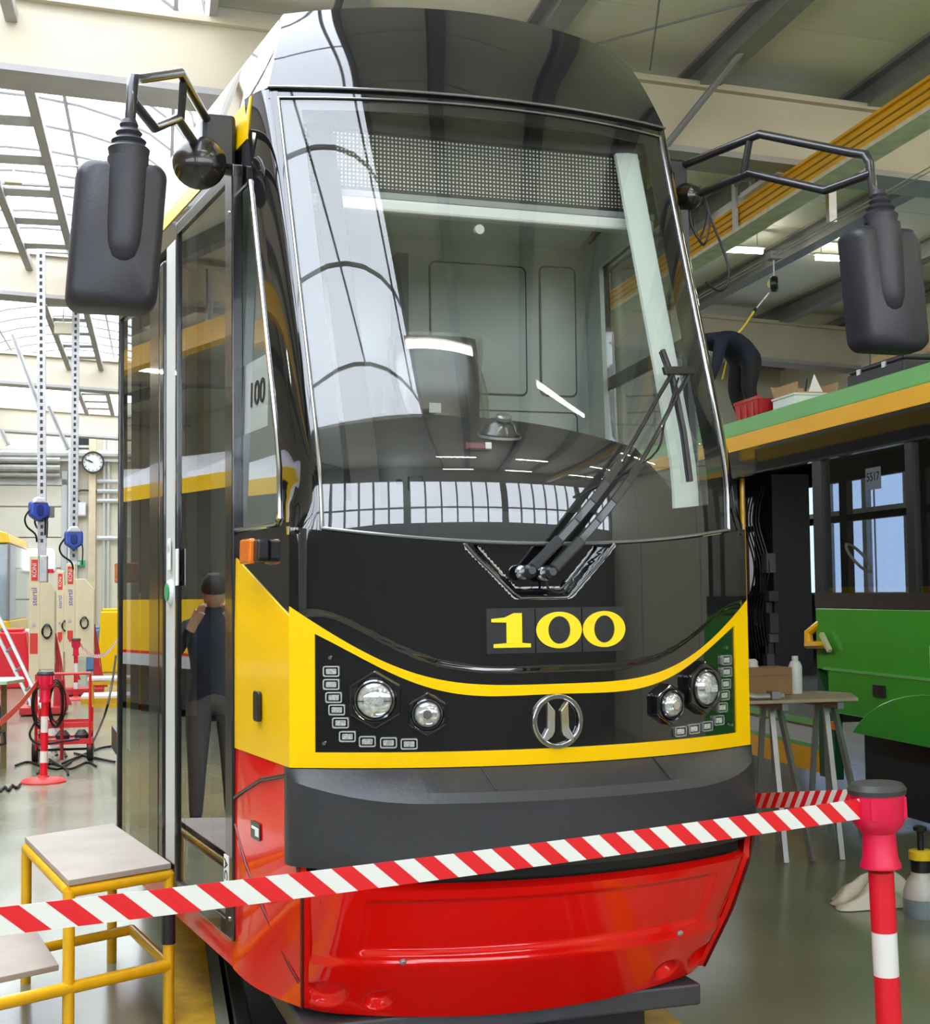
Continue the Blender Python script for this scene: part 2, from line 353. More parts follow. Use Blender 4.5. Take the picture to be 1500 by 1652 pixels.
# barrel rooflight over the left nave
window1 = empty('window_1', mw=MB_); struct(window1, 'long white barrel rooflight with thin arched ribs on the left')
ca, hw = (SKL + SKR) / 2, (SKR - SKL) / 2
def vault(a, off=0.): t = math.pi * (1 - a); return (ca + (hw + off) * math.cos(t), 6.35 + (1.15 + off) * math.sin(t) ** .9 if math.sin(t) > 0 else 6.35)
AA = lin(0, 1, 15)
SKE = .3
M().box((SKL, Y0, 6.35), (SKR, SKE, 6.45)).build('roof_panel', ROOFM, ceiling)
pm = None
for y in np.arange(SKE, Y1, 1.0):
    if pm is None:
        m = M(); m.grid(lambda a, v: (vault(a)[0], v, vault(a)[1]), AA, [0., 1.0]); pm = m.build('rooflight_sheet', PANE, window1, smooth=True, fix=False); o = pm
    else: o = pm.copy(); COL.objects.link(o)
    o.location = (0, y, 0)
rm = None
for y in np.arange(SKE, Y1 + .1, 1.0):
    if rm is None:
        m = M(); m.tube([(vault(a, -.03)[0], 0, vault(a, -.03)[1]) for a in AA], .022, 6); rm = m.build('arched_rib', BARM, window1); o = rm
    else: o = rm.copy(); COL.objects.link(o)
    o.location = (0, y, 0)
for a in (.3, .62, .85):
    x, z = vault(a, -.03); M().box((x - .02, SKE, z - .03), (x + .02, Y1, z)).build('long_bar', BARM, window1)
for yb in (SKE, Y1 + .6):
    M().add([(vault(a)[0], yb, vault(a)[1]) for a in AA], [tuple(range(len(AA)))]).build('gable_sheet', PANE, window1, fix=False)
# the cable-tray like double rail under the rooflight with grey plates between
for i, x in enumerate((-1.08, -1.66)):
    M().box((x - .045, 8.0, 5.86), (x + .045, 33, 5.96)).build('tray_rail', GREYF, window1, bevel=.01)
pl = None
for y in np.arange(11.6, 33, 1.15):
    if abs((y - 10.5) % 8) < .35: continue
    if pl is None: pl = M().box((-1.62, -.14, 5.93), (-1.12, .14, 5.95)).build('tray_plate', mat('grey_tray_plate', (.47, .47, .47), .5, var=.08, scale=5), window1); o = pl
    else: o = pl.copy(); COL.objects.link(o)
    o.location = (0, y, 0)
M().tube([(SKL, 14.4, 6.05), (SKR, 14.4, 6.05)], .012, 6).build('tie_rod', BARM, window1); M().tube([(SKL, 14.9, 5.98), (SKR, 14.9, 5.98)], .02, 6).build('tie_rod', BARM, window1)
# a second, narrower rooflight is not in view; lamps hang under the purlins
# crane rail
cr = empty('crane_rail', mw=HB(5.26, 0)); tag(cr, 'yellow overhead crane rail running above the green tram', 'crane rail')
m = M(); m.box((-.07, Y0 + .5, 4.92), (.07, 20.9, 5.1)); m.build('rail_web', YCR, cr)
M().box((-.10, Y0 + .5, 5.1), (.10, 20.9, 5.125)).build('top_flange', YCR, cr); M().box((-.11, Y0 + .5, 4.88), (.11, 20.9, 4.915)).build('bottom_flange', mat('worn_white_flange', (.78, .70, .52), .5, var=.2, scale=8), cr)
for z in (4.98, 5.04): M().box((-.078, Y0 + .5, z), (-.068, 20.9, z + .012)).build('conductor_line', mat('dark_yellow_line', (.35, .19, .01), .5, var=.2), cr)
for y in (2., 6.6, 11.3, 15.5): M().box((-.04, y - .03, 5.12), (.04, y + .03, roofz(5.26) - .2)).build('hanger', STEEL, cr)
h = HX(1190, 345, 5.18)
for y in (h[1],): M().box((-.11, y - .02, 4.9), (-.085, y + .06, 5.35)).build('hanger_plate', LGREY, cr)
ct = empty('crane_trolley', mw=HB(5.26, HX(1260, 290, 5.26)[1])); tag(ct, 'small crane trolley with two grey cylinders on yellow rail', 'trolley')
M().box((-.16, -.25, 5.125), (.1, .5, 5.17)).build('plate', LGREY, ct)
for y in (-.1, .12): M().lathe([(.035, 0), (.035, .16)], (-.1, y, 5.17), n=12).build('cylinder', GREYB, ct)
M().tube([(-.1, .3, 5.17), (-.1, .3, 5.24), (-.2, .42, 5.27), (-.2, .5, 5.24)], .018, 8).build('hook_arm', GREYB, ct)
# tube lamps
def lamp(x, y, z, L, lab, grp=None, rot=0.):
    t = empty('tube_lamp', mw=HB(x, y, rot)); tag(t, lab, 'lamp', grp)
    M().box((-L / 2, -.025, z + .04), (L / 2, .025, z + .07)).build('lamp_body', LGREY, t, bevel=.01)
    M().tube([(-L / 2 + .03, 0, z + .005), (L / 2 - .03, 0, z + .005)], .028, 10).build('tube', TUBE, t, smooth=True)
    for sx in (-1, 1): M().tube([(sx * L * .35, 0, z + .08), (sx * L * .35, 0, roofz(x) - .01 if x > 0 else 6.49)], .006, 6).build('suspension_wire', STEEL, t)
    return t
lamp(6.69, 14.8, 5.6, .62, 'lit tube lamp right of the black tram, nearer its side window', None)
lamp(8.05, 14.97, 5.6, .66, 'lit tube lamp partly behind the right mirror', None)
for x in (1.0, 3.6, 6.7, 8.1):  # unseen lamp rows: some answer windscreen reflections, the rest added for light
    for y in (-3.2, -1.2, 1.0, 3.9, 7.2):
        if x < 4 and y > 2: continue
        lamp(x, y if (x > 4 or y < 0) else 1.85, 5.55, 1.3, 'lit tube lamp %s, %s from the gate, unseen, out of frame' % ({1.0: 'above the tram track', 3.6: 'between the two trams', 6.7: 'above the green tram', 8.1: 'nearest the right wall'}[x], {-3.2: 'first', -1.2: 'second', 1.0: 'third', 3.9: 'fourth', 7.2: 'fifth'}[y]), 'unseen tube lamps for light and reflections')
c2 = empty('crane_rail', mw=HB(-6.3, 0)); tag(c2, 'yellow overhead crane rail above the left track, out of frame, mirrored in the doors', 'crane rail')
M().box((-.07, Y0 + .5, 5.2), (.07, 35, 5.5)).build('rail_web', YCR, c2); M().box((-.11, Y0 + .5, 5.16), (.11, 35, 5.2)).build('bottom_flange', YCR, c2)
for y in (2., 10., 18., 26., 34.): M().box((-.04, y - .03, 5.5), (.04, y + .03, 6.26)).build('hanger', STEEL, c2)
for k, y in enumerate((8., 13., 18., 23.)):
    lamp(-7.6, y, 5.6, 1.3, 'lit tube lamp over the left track, out of frame, %s from the viewer' % ('first', 'second', 'third', 'fourth')[k], 'tube lamps over the left track')
# fall-arrest wire pair under the roof
wb = HZ(1245, 415, 4.7)
fw = empty('fall_arrest_line', mw=HB(float(wb[0]), 0)); tag(fw, 'pair of thin steel safety cables stretched under the roof', 'cable')
for dx in (0, .06): M().tube([(dx, Y0 + .2, 4.72), (dx, 20.9, 4.72)], .006, 6).build('wire', STEEL, fw)
hb = HX(1338, 330, wb[0])
m = M(); m.box((-.02, hb[1] - .03, 4.72), (.05, hb[1] + .03, 5.2)); m.box((-.16, hb[1] - .03, 5.16), (.16, hb[1] + .03, 5.2)); m.build('hanger_bracket', STEEL, fw)
# far wall furniture -------------------------------------------------------------
DW = Y1 - .02
door1 = empty('door_1', mw=MB_); struct(door1, 'cream sectional gate with a small rounded window')
gz = [0, .78, 1.56, 2.34, 3.12, 3.9, 4.45]
GATE = mat('gate_panel_cream', (.80, .76, .63), .55, var=.04, scale=2.)
for a, b in zip(gz[:-1], gz[1:]): M().box((-4.9, DW - .06, a + .015), (-2.42, DW, b - .015)).build('gate_panel', GATE, door1, bevel=.01)
m = M(); m.box((-2.42, DW - .1, 0), (-2.28, DW, 4.8)); m.box((-4.9, DW - .1, 4.45), (-2.28, DW, 4.6)); m.build('gate_frame', LGREY, door1)
a = HY(38, 885, DW - .07); b = HY(88, 920, DW - .07)
M().ring(rrect(a[0] - .04, b[2] - .04, b[0] + .04, a[2] + .04, .12), rrect(a[0], b[2], b[0], a[2], .1), lambda u, v, d: (u, DW - .06 - d, v), 0, .04).build('window_frame', WHITE, door1)
M().prism(rrect(a[0], b[2], b[0], a[2], .1), lambda u, v, d: (u, DW - .06 - d, v), .0, .02).build('window_pane', emis('gate_window_daylight', (.95, .98, 1.), 1.6), door1)
for z, r in ((5.05, .08), (4.85, .1), (4.68, .06)): M().tube([(-6, DW - .3, z), (-2.45, DW - .3, z)], r, 10).build('spring_shaft', mat('shaft_grey', (.42, .41, .38), .5, var=.2, scale=5), door1, smooth=True)
trim1 = empty('trim_1', mw=MB_); struct(trim1, 'pipes and rails running along the far wall')
for z, r in ((6.02, .07), (6.25, .05), (5.22, .11)): M().tube([(-8, DW - .15, z), (3.2, DW - .15, z)], r, 10).build('pipe', mat('wall_pipe_grey', (.5, .49, .45), .4, var=.15, scale=4), trim1, smooth=True)
M().box((-8, DW - .2, 5.05), (3.2, DW, 5.35)).build('wall_rail', LGREY, trim1)
for i in range(3): M().tube([(-1.55, DW - .12, 4.05 + .25 * i), (0.2, DW - .12, 4.05 + .25 * i)], .055, 8).build('duct_pipe', LGREY, trim1, smooth=True)
M().tube([(-1.55, DW - .12, 3.1), (.4, DW - .12, 3.1)], .06, 8).build('duct_pipe', LGREY, trim1, smooth=True)
for x in (-1.38, -1.27): M().tube([(x, DW - .1, 0), (x, DW - .1, 6.0)], .035, 8).build('riser_pipe', LGREY, trim1, smooth=True)
M().box((-1.75, DW - .25, 0), (-1.58, DW, 6.0)).build('wall_post', mat('pale_wooden_post', (.75, .62, .42), .6, var=.15, scale=4), trim1)
M().box((-2.25, DW - .3, 0), (-2.02, DW, 6.0)).build('wall_column', LGREY, trim1)
for x in (-.9, -.62, -.3): M().box((x, DW - .05, 0), (x + .05, DW, 2.6)).build('sheet_rib', LGREY, trim1)
ck = HY(150, 746, DW - .3)
clk = empty('wall_clock', mw=HB(float(ck[0]), DW - .3)); tag(clk, 'round white wall clock with black rim on the far wall', 'clock')
z = float(ck[2]); M().lathe([(.28, 0), (.28, .09), (.24, .09), (.24, .07)], (0, .05, z), (0, -1, 0), 28, cap=False).build('rim', DPL, clk, smooth=True)
M().lathe([(.25, .0), (.25, .06)], (0, .05, z), (0, -1, 0), 28).build('face', PAPER, clk)
for a_, l in ((-62, .13), (-68, .2)): M().bar((0, -.02, z), (l * math.sin(R_(a_)), -.02, z + l * math.cos(R_(a_))), .02, .01, (0, 1, 0)).build('hand', INK, clk)
for k in range(12): M().bar((.19 * math.sin(k * math.pi / 6), -.015, z + .19 * math.cos(k * math.pi / 6)), (.225 * math.sin(k * math.pi / 6), -.015, z + .225 * math.cos(k * math.pi / 6)), .015, .01, (0, 1, 0)).build('hour_mark', INK, clk)
a = HY(115, 690, DW - .1); b = HY(145, 720, DW - .1)
ven = empty('vent_window', mw=HB(float(a[0]), DW)); tag(ven, 'small square dark window high on far wall above the clock', 'window')
wv, hv = b[0] - a[0], a[2] - b[2]
M().box((0, -.1, b[2]), (wv, -.02, a[2])).build('dark_pane', mat('dark_window_pane', (.03, .035, .05), .15, var=.2), ven)
M().ring([(-.04, b[2] - .04), (wv + .04, b[2] - .04), (wv + .04, a[2] + .04), (-.04, a[2] + .04)], [(.02, b[2] + .02), (wv - .02, b[2] + .02), (wv - .02, a[2] - .02), (.02, a[2] - .02)], lambda u, v, d: (u, -d, v), .06, .14).build('frame', LGREY, ven)
a = HY(121, 810, DW - .2); b = HY(139, 833, DW - .2)
eb = empty('electric_box', mw=HB(float(a[0]), DW)); tag(eb, 'small grey electric box with a cable on the far wall', 'electric box')
M().box((0, -.2, b[2]), (b[0] - a[0], -.02, a[2])).build('box_body', LGREY, eb, bevel=.02); M().box((.02, -.215, b[2] + .03), (b[0] - a[0] - .02, -.2, a[2] - .03)).build('box_lid', WHITE, eb, bevel=.01)
M().tube(spline([(.1, -.1, a[2]), (.02, -.12, a[2] + .15), (.12, -.12, a[2] + .3), (.6, -.1, a[2] + .28)]), .025, 8).build('cable', DPL, eb, smooth=True)
a = HY(122, 904, DW - .1); b = HY(137, 913, DW - .1)
ex = empty('exit_sign', mw=HB(float(a[0]), DW)); tag(ex, 'small green emergency exit sign on the far wall', 'sign')
M().box((0, -.1, b[2]), (b[0] - a[0], -.02, a[2])).build('sign_plate', mat('sign_green', (.02, .5, .2), .4, var=.1), ex)
M().box((.04, -.105, b[2] + .03), (.1, -.1, a[2] - .03)).build('figure_mark', PAPER, ex)
# daylight portals help Cycles find the sky through the openings (they emit nothing themselves)
def portal(x, y, z, sx, sy, rot):
    l = bpy.data.lights.new('portal', 'AREA'); l.shape = 'RECTANGLE'; l.size = sx; l.size_y = sy
    try: l.cycles.is_portal = True
    except Exception: return
    o = bpy.data.objects.new('daylight_portal', l); COL.objects.link(o); o.matrix_world = MB_ @ Matrix.Translation((x, y, z)) @ rot
portal(ca, (SKE + Y1) / 2, 7.55, hw * 2, Y1 - SKE, Matrix.Identity(4))
portal((XL + XR) / 2, Y0 - .3, 3.5, XR - XL, 2.6, Matrix.Rotation(R_(90), 4, 'X'))
# ================================================================== THE BLACK, YELLOW AND RED TRAM (tram frame = world)
tram = empty('tram'); tag(tram, 'black, yellow and red tram numbered 100 filling the middle of the picture', 'tram')
TAU = R_(7.05); SD = np.array([-math.sin(TAU), math.cos(TAU), 0]); SN = np.array([-math.cos(TAU), -math.sin(TAU), 0])
K = .344
y0f = lambda z: -.22 + .396 * .055 * math.log1p(math.exp(min(60., (z - 1.99) / .055)))
Kf = lambda z: K - .05 * min(1., max(0., (z - 1.9) / 1.5))
tumble = lambda z: .021 * max(0., z - 1.5)
def face(x, z, off=0.):
    y = y0f(z) + Kf(z) * x * x
    e = 1e-3; n = np.array([2 * Kf(z) * x, -1., (y0f(z + e) - y0f(z - e)) / (2 * e)]); n /= np.linalg.norm(n)
    return np.array([x, y, z]) + n * off
def PF(px, py):
    r = ray(px, py); a, b = 2.5, 7.
    g = lambda t: (lambda p: p[1] - (y0f(p[2]) + Kf(p[2]) * p[0] ** 2))(CAM + r * t)
    for _ in range(50):
        c = (a + b) / 2
        if g(c) < 0: a = c
        else: b = c
    return CAM + r * a
def side(s, z, off=0., sg=-1, tb=True):
    p = np.array([-.8, 0, z]) + SD * s + SN * (off - (tumble(z) if tb else 0)); return np.array([p[0] * -sg, p[1], z])
def PS(px, py, off=0., tb=True):
    z = 1.5; r = ray(px, py)
    for _ in range(8):
        p0 = np.array([-.8, 0, 0]) + SN * (off - (tumble(z) if tb else 0)); p = CAM + r * (((p0 - CAM) @ SN) / (r @ SN)); z = p[2]
    return float((p - p0) @ SD), float(p[2])
def scorner(z):
    y = 0.
    for _ in range(12): x = .8 + .1237 * y - tumble(z); y = y0f(z) + Kf(z) * x * x
    return y / math.cos(TAU) if True else 0
def xcorner(z):
    y = 0.
    for _ in range(12): x = .8 + .1237 * y - tumble(z); y = y0f(z) + Kf(z) * x * x
    return x
def curve(pts, deg=4):
    q = [PF(*p) for p in pts]; c = np.polyfit([p[0] ** 2 for p in q], [p[2] for p in q], deg); return lambda x: float(np.polyval(c, x * x))
zp = curve([(509, 1025), (581, 1061), (657, 1097), (708, 1114.5), (733, 1121), (784, 1123), (860, 1122), (820, 1122), (988, 1114), (1038, 1108), (1072, 1094), (1128, 1058), (1181, 1007.6)])
zy = curve([(480, 988), (531, 1017), (607, 1060), (657, 1084), (708, 1099), (759, 1106), (860, 1104), (820, 1105.6), (988, 1097), (1038, 1089), (1072, 1076), (1156, 1024), (1198, 972.6)])
zs = curve([(536, 993), (607, 1026), (670, 1057.5), (733, 1074), (809, 1081), (860, 1079), (1061, 1056.6)], 3)
zw = lambda x: 1.745 + .055 * min(1.2, (x / .711) ** 2)
sst = lambda a, b, t: (lambda q: q * q * (3 - 2 * q))(min(1, max(0, (t - a) / (b - a))))
ZB = 1.068; PE = .728; PB = 1.115
# --- yellow frame of the front
m = M()
XS = lin(-PE, PE, 61)
m.sheet(lambda u, v, d: face(u, zp(u) + (zy(u) - zp(u)) * v, .006 + d), XS, [0, .5, 1], .03)
m.sheet(lambda u, v, d: face(u, ZB + (PB - ZB) * v, .006 + d), XS, [0, 1], .03)
for sg in (-1, 1):
    m.sheet(lambda u, v, d: face(u, ZB + (zy(u) - ZB) * v, .006 + d), lin(PE * sg, .8 * sg, 5) if sg > 0 else lin(-.8, -PE, 5), lin(0, 1, 10), .03)
m.build('front_frame', YEL, tram, smooth=True)['label'] = 'yellow frame around the headlamp panel'
# --- black headlamp panel
hp = M(); hp.sheet(lambda u, v, d: face(u, PB - .004 + (zp(u) + .008 - PB) * v, .0 + d), XS, lin(0, 1, 9), .02)
hp = hp.build('headlamp_panel', BLACKG, tram, smooth=True)
LENS = mat('lamp_lens_glass', (.82, .85, .85), .05, .65, var=.5, scale=70, coat=1., col2=(.45, .47, .48))
LEDM = mat('led_lens', (.70, .71, .69), .1, .3, var=.45, scale=160, coat=1.)
def fr(x, z):           # local frame on the face: (u right, v up, d out)
    o = face(x, z); e = .004; U = face(x + e, z) - o; U /= np.linalg.norm(U); V = face(x, z + e) - o; V /= np.linalg.norm(V); Nn = np.cross(U, V); Nn /= np.linalg.norm(Nn)
    return lambda u, v, d: o + U * u + V * v + Nn * d
for sg in (-1, 1):
    for (x, z, r) in ((.555, 1.277, .056), (.405, 1.232, .042)):
        L = fr(sg * x, z)
        hx = [(1.62 * r * math.cos(R_(60 * i + 30)), 1.62 * r * math.sin(R_(60 * i + 30))) for i in range(6)]
        hx2 = [((p[0] + q[0] * 0) * 1, p[1]) for p, q in zip(hx, hx)]
        hex24 = []
        for i in range(6):
            for k in range(4): a, b = hx[i], hx[(i + 1) % 6]; hex24.append((a[0] + (b[0] - a[0]) * k / 4, a[1] + (b[1] - a[1]) * k / 4))
        cc = [(1.12 * r * math.cos(R_(15 * i + 30)), 1.12 * r * math.sin(R_(15 * i + 30))) for i in range(24)]
        bz = M().ring(hex24, cc, L, -.004, .03).build('lamp_bezel', BLACKG, hp, bevel=.006)
        hl = M()
        prof = [(r * 1.1, .006), (r * 1.12, .036), (r * 1.02, .04), (r * .99, .03)]
        n = 28; o = 0
        for (rr, dd) in prof:
            for j in range(n): hl.v.append(tuple(L(rr * math.cos(2 * math.pi * j / n), rr * math.sin(2 * math.pi * j / n), dd)))
        for i in range(3):
            for j in range(n): q = (j + 1) % n; hl.f.append((i * n + j, i * n + q, (i + 1) * n + q, (i + 1) * n + j))
        hl.build('lamp_ring', DCHR, hp, smooth=True)
        le = M(); pr = [(r, .02), (r * .95, .034), (r * .75, .043), (r * .4, .048), (.001, .05)]
        for (rr, dd) in pr:
            for j in range(n): le.v.append(tuple(L(rr * math.cos(2 * math.pi * j / n), rr * math.sin(2 * math.pi * j / n), dd)))
        for i in range(4):
            for j in range(n): q = (j + 1) % n; le.f.append((i * n + j, i * n + q, (i + 1) * n + q, (i + 1) * n + j))
        le.build('lamp_lens', LENS, hp, smooth=True)
        if r > .05:
            M().prism(rrect(-.03, -.011, .03, .011, .004), L, .046, .053).build('lamp_projector', LEDM, hp)
            M().prism(rrect(-.05, -.004, .05, -.001, .001), L, .044, .05).build('lamp_shutter', DPL, hp)
        else:
            M().prism(circ(.017, 14), L, .044, .054).build('lamp_projector', CHR, hp, bevel=.003)
    leds = [(535, 1083), (535, 1104), (539, 1125), (544, 1145), (550, 1166), (561, 1188), (593, 1196), (627, 1198), (660, 1200)]
    for (px, py) in leds:
        p = PF(px, py); L = fr(-sg * p[0] * (1 if sg < 0 else 1) * (1 if sg > 0 else -1) * 1.0 if False else (abs(p[0]) * sg), p[2])
        M().ring(rrect(-.026, -.0165, .026, .0165, .006), rrect(-.0225, -.013, .0225, .013, .004), L, .0, .010).build('led_bezel', ALU, hp)
        M().prism(rrect(-.0165, -.0085, .0165, .0085, .003), L, .002, .008).build('led_lens', LEDM, hp)
    for (px, py) in ((533, 1061), (523.5, 1199)):
        p = PF(px, py); L = fr(abs(p[0]) * sg, p[2]); M().prism(circ(.006, 10), L, 0, .008).build('bolt', CHR, hp)
# emblem
em = empty('emblem', parent=tram); L = fr(0, 1.198); em['label'] = 'round chrome emblem with two mirrored strokes'
M().ring(circ(.085, 40), circ(.07, 40), L, .0, .014).build('ring', CHR, em, bevel=.003, smooth=True)
GOLD = mat('gold_reflecting_stroke', (.62, .52, .32), .2, .8, var=.35, scale=14, col2=(.75, .75, .73))
for sg in (-1, 1):
    P = [(.010, .032), (.034, .062), (.036, -.022), (.050, -.046), (.060, -.058), (.052, -.066), (.036, -.058), (.020, -.046), (.012, -.03)]
    P = [(sg * a, b) for a, b in P]; M().prism(P if sg < 0 else P[::-1], L, .0, .014).build('stroke', GOLD, em, bevel=.002)
# --- black lower front panel with raised flap and sunk wiper cowl
def cowl(x, z):
    if z < 1.575: return 0.
    x = x + .042; hwid = .085 + (.24 - .085) * min(1, (z - 1.585) / .165); d = min(hwid - abs(x), (z - 1.585) * .9); return sst(0., .022, d)
def lowoff(u, v): z = zy(u) + (zw(u) - zy(u)) * v; return .004 + .012 * sst(zs(u) - .006, zs(u) + .006, z) * sst(.0, .03, .775 - abs(u)) - .05 * cowl(u, z)
m = M(); m.sheet(lambda u, v, d: face(u, zy(u) + (zw(u) - zy(u)) * v, lowoff(u, v) + d), lin(-.8, .8, 161), lin(0, 1, 60), .03)
m.build('lower_front_panel', BLACKG, tram, smooth=True, fix=True, angle=60)
# chrome edge of the wiper cowl
P = [face(x - .042, z, .018) for x, z in ((-.245, 1.752), (-.21, 1.71), (-.1, 1.60), (-.075, 1.583), (.075, 1.583), (.1, 1.60), (.21, 1.71), (.245, 1.752))]
M().tube(P, .0045, 8).build('cowl_trim', DCHR, tram, smooth=True)
# fleet number
fn_ = empty('fleet_number', parent=tram); fn_['label'] = 'yellow fleet number 100 on dark squares'
YST = mat('yellow_sticker', (1., .74, .0), .35, var=.03)
SQ = mat('dark_sticker_square', (.018, .018, .02), .3, var=.2)
Lc = lambda u, v, d: face(u, 1.482 + v, .018 + d)
pw_ = [PF(790, 1017)[0], PF(997, 1017)[0]]; W3 = (pw_[1] - pw_[0] + .03) / 3
one = [(-.052, -.072), (.058, -.072), (.058, -.056), (.032, -.052), (.032, .076), (.008, .076), (-.018, .058), (-.058, .052), (-.058, .038), (-.014, .036), (-.014, -.052), (-.052, -.056)]
xc0 = sum(pw_) / 2
for i in range(3):
    cx_ = xc0 + (i - 1) * W3
    m = M(); m.sheet(lambda u, v, d: Lc(cx_ + u, v, .0 + d), lin(-W3 / 2 + .002, W3 / 2 - .002, 5), [-.07, .07], .003); m.build('number_square', SQ, fn_)
    if i == 0: M().prism(one, lambda u, v, d: Lc(cx_ + u * 1.06, v * .72, d), .0, .004).build('digit_one', YST, fn_)
    else: M().ring(circ(.074, 36, ry=.057), circ(.036, 36, ry=.043), lambda u, v, d: Lc(cx_ + u * 1.02, v, d), .0, .004).build('digit_zero', YST, fn_)
# --- windscreen
TRIMG = mat('satin_grey_trim', (.42, .42, .43), .22, .8, var=.1, scale=20)
xe = lambda z: .706 + (.742 - .706) * (z - 1.8) / 1.56
zt = lambda x: 3.335 + .02 * (x / .74) ** 2
WS = glass('windscreen_glass', (.88, .91, .89), .09)
def wsp(u, v, off=0.):
    z = 1.75 + (3.34 - 1.75) * v; x = u * xe(z); zl = zw(x) + .008; zh = zt(x); zz = zl + (zh - zl) * v; return face(x, zz, .004 + off)
M().grid(lambda u, v: wsp(u, v), lin(-1, 1, 49), lin(0, 1, 49)).build('windscreen', WS, tram, smooth=True, fix=False)
FRIT = mat('black_glass_border', (.006, .006, .007), .3, var=.2, scale=30)
for (u0, u1, v0, v1) in ((-1, -.905, 0, 1), (.885, 1, 0, 1), (-.91, .89, 0, .062), (-.91, .89, .972, 1)):
    M().sheet(lambda u, v, d: wsp(u, v, -.006 + d), lin(u0, u1, 5 if u1 - u0 < .5 else 41), lin(v0, v1, 31 if v1 - v0 > .5 else 4), .004).build('windscreen_border', FRIT, tram, smooth=True)
ed = [wsp(-1, v, .004) for v in lin(1, 0, 30)] + [wsp(u, 0, .004) for u in lin(-1, 1, 40)[1:]] + [wsp(1, v, .004) for v in lin(0, 1, 30)[1:]]
M().tube(ed, .006, 8).build('windscreen_trim', TRIMG, tram, smooth=True)
M().tube([wsp(u, 1, .004) for u in lin(-1, 1, 40)], .004, 8).build('windscreen_top_trim', TRIMG, tram, smooth=True)
# --- pillars of the front (black gloss), left and right
def hoodlow(x): return 3.365 + .03 * (x / .767) ** 2
for sg in (-1, 1):
    m = M(); zz = lin(1.79, 3.40, 40)
    def pil(u, v, d):
        z = v; a = xe(z) if z < 3.34 else .742; b = xcorner(z); rk = sst(1.78, 1.95, z)
        p0 = face(sg * (a + .012 * rk), z, .008); p1 = face(sg * (a + (b - a) * .62), z, .008); p2 = side(scorner(z) + .10, z, .0, sg)
        if u < .08: q = face(sg * a, z, .008) * (1 - u / .08) + p0 * (u / .08) if rk > 0 else face(sg * a, z, .008)
        t = max(0., (u - .08) / .92); bz = p0 * (1 - t) ** 2 + p1 * 2 * t * (1 - t) + p2 * t * t
        pc_ = face(sg * b, z, .006); sh = p0 + (pc_ - p0) * min(1, t / .6) if t < .6 else pc_ + (p2 - pc_) * ((t - .6) / .4)
        p = (bz * rk + sh * (1 - rk)) if u >= .08 else q
        inw = np.array([-sg * .6 * t, .8 - .5 * t, 0]); return p - inw * d
    m.sheet(pil, [0, .08] + lin(.14, 1, 15), zz, .03)
    m.build('front_pillar', BLACKG, tram, smooth=True, angle=60)
m = M(); m.sheet(lambda u, v, d: face(u * .775, zt(u * .74) + (hoodlow(u * .767) - zt(u * .74)) * v, .006 + d), lin(-1, 1, 41), lin(0, 1, 5), .03); m.build('windscreen_header', BLACKG, tram, smooth=True)
# --- hood over the windscreen
def hood(u, v, d=0.):
    lo = face(u * .772, hoodlow(u * .772), .013); xh = u * .685; hi = np.array([xh, .535 + .32 * xh * xh, 3.782 - .028 * u * u])
    p = lo + (hi - lo) * v; b = .014 * math.sin(math.pi * v) ; n = np.array([0, -.85, .4]); return p + n * (b + d)
HU = lin(-1, 1, 49); HV = lin(0, 1, 14)
m = M(); m.sheet(hood, HU, HV, .03); m.build('hood', BLACKG, tram, smooth=True, angle=60)
M().tube([hood(u, 0, .004) for u in HU], .005, 8).build('hood_lower_lip', TRIMG, tram, smooth=True)
ROOFP = mat('cream_roof_paint', (.70, .66, .58), .4, var=.05, scale=2)
def roofedge(t, sg): return np.array([sg * (.685 + .124 * t), .68 + t, 3.755])
for sg in (-1, 1):
    def hs(u, v, d=0.):
        t = u * .55
        lo = side(.56 + t, 3.395, -.012, sg); lo2 = hood(sg, 0) if u < .001 else lo
        hi = roofedge(t, sg); p = lo + (hi - lo) * v
        if u < .35:
            q = hood(sg, v); k = (1 - u / .35) ** 1.5; p = p * (1 - k) + q * k
        return p + np.array([sg * .8, 0, .5]) * (.004 * math.sin(math.pi * v) * min(1, u * 3) + d)
    m = M(); m.sheet(hs, lin(0, 1, 16), lin(0, 1, 10), .02); m.build('hood_side', BLACKG, tram, smooth=True, angle=60)
    m = M(); m.sheet(lambda u, v, d: (lambda lo, hi: lo + (hi - lo) * v + np.array([sg * .8, 0, .5]) * (.02 * math.sin(math.pi * v) + d))(side(1.11 + u, 3.395, -.012, sg), roofedge(.55 + u, sg)), lin(0, 1.85, 6), lin(0, 1, 6), .02)
    m.build('roof_cove', ROOFP, tram, smooth=True)
    # yellow cantrail stripe
    sc = scorner(3.25) + .10
    for s0, s1 in ((sc, sc + .2), (sc + .205, 2.98)):
        m = M(); m.sheet(lambda u, v, d: side(u, v, .004 - .25 * max(0, v - 3.3) * .5 + d, sg), [s0, s1], [3.235, 3.3, 3.395], .02); m.build('cantrail_stripe', YEL, tram)
# roof deck
m = M(); rp = [hood(u, 1) for u in lin(-1, 1, 21)]
back = [np.array([.685 + .124 * 2.4, 3.05, 3.755]) * np.array([s, 1, 1]) for s in lin(-1, 1, 21)]
m.grid(lambda u, v: (lambda i: rp[i] + (back[i] - rp[i]) * v + np.array([0, 0, .05 * v * (1 - (lin(-1, 1, 21)[i]) ** 2)]))(u), list(range(21)), lin(0, 1, 8)); m.build('roof_deck', ROOFP, tram, smooth=True)
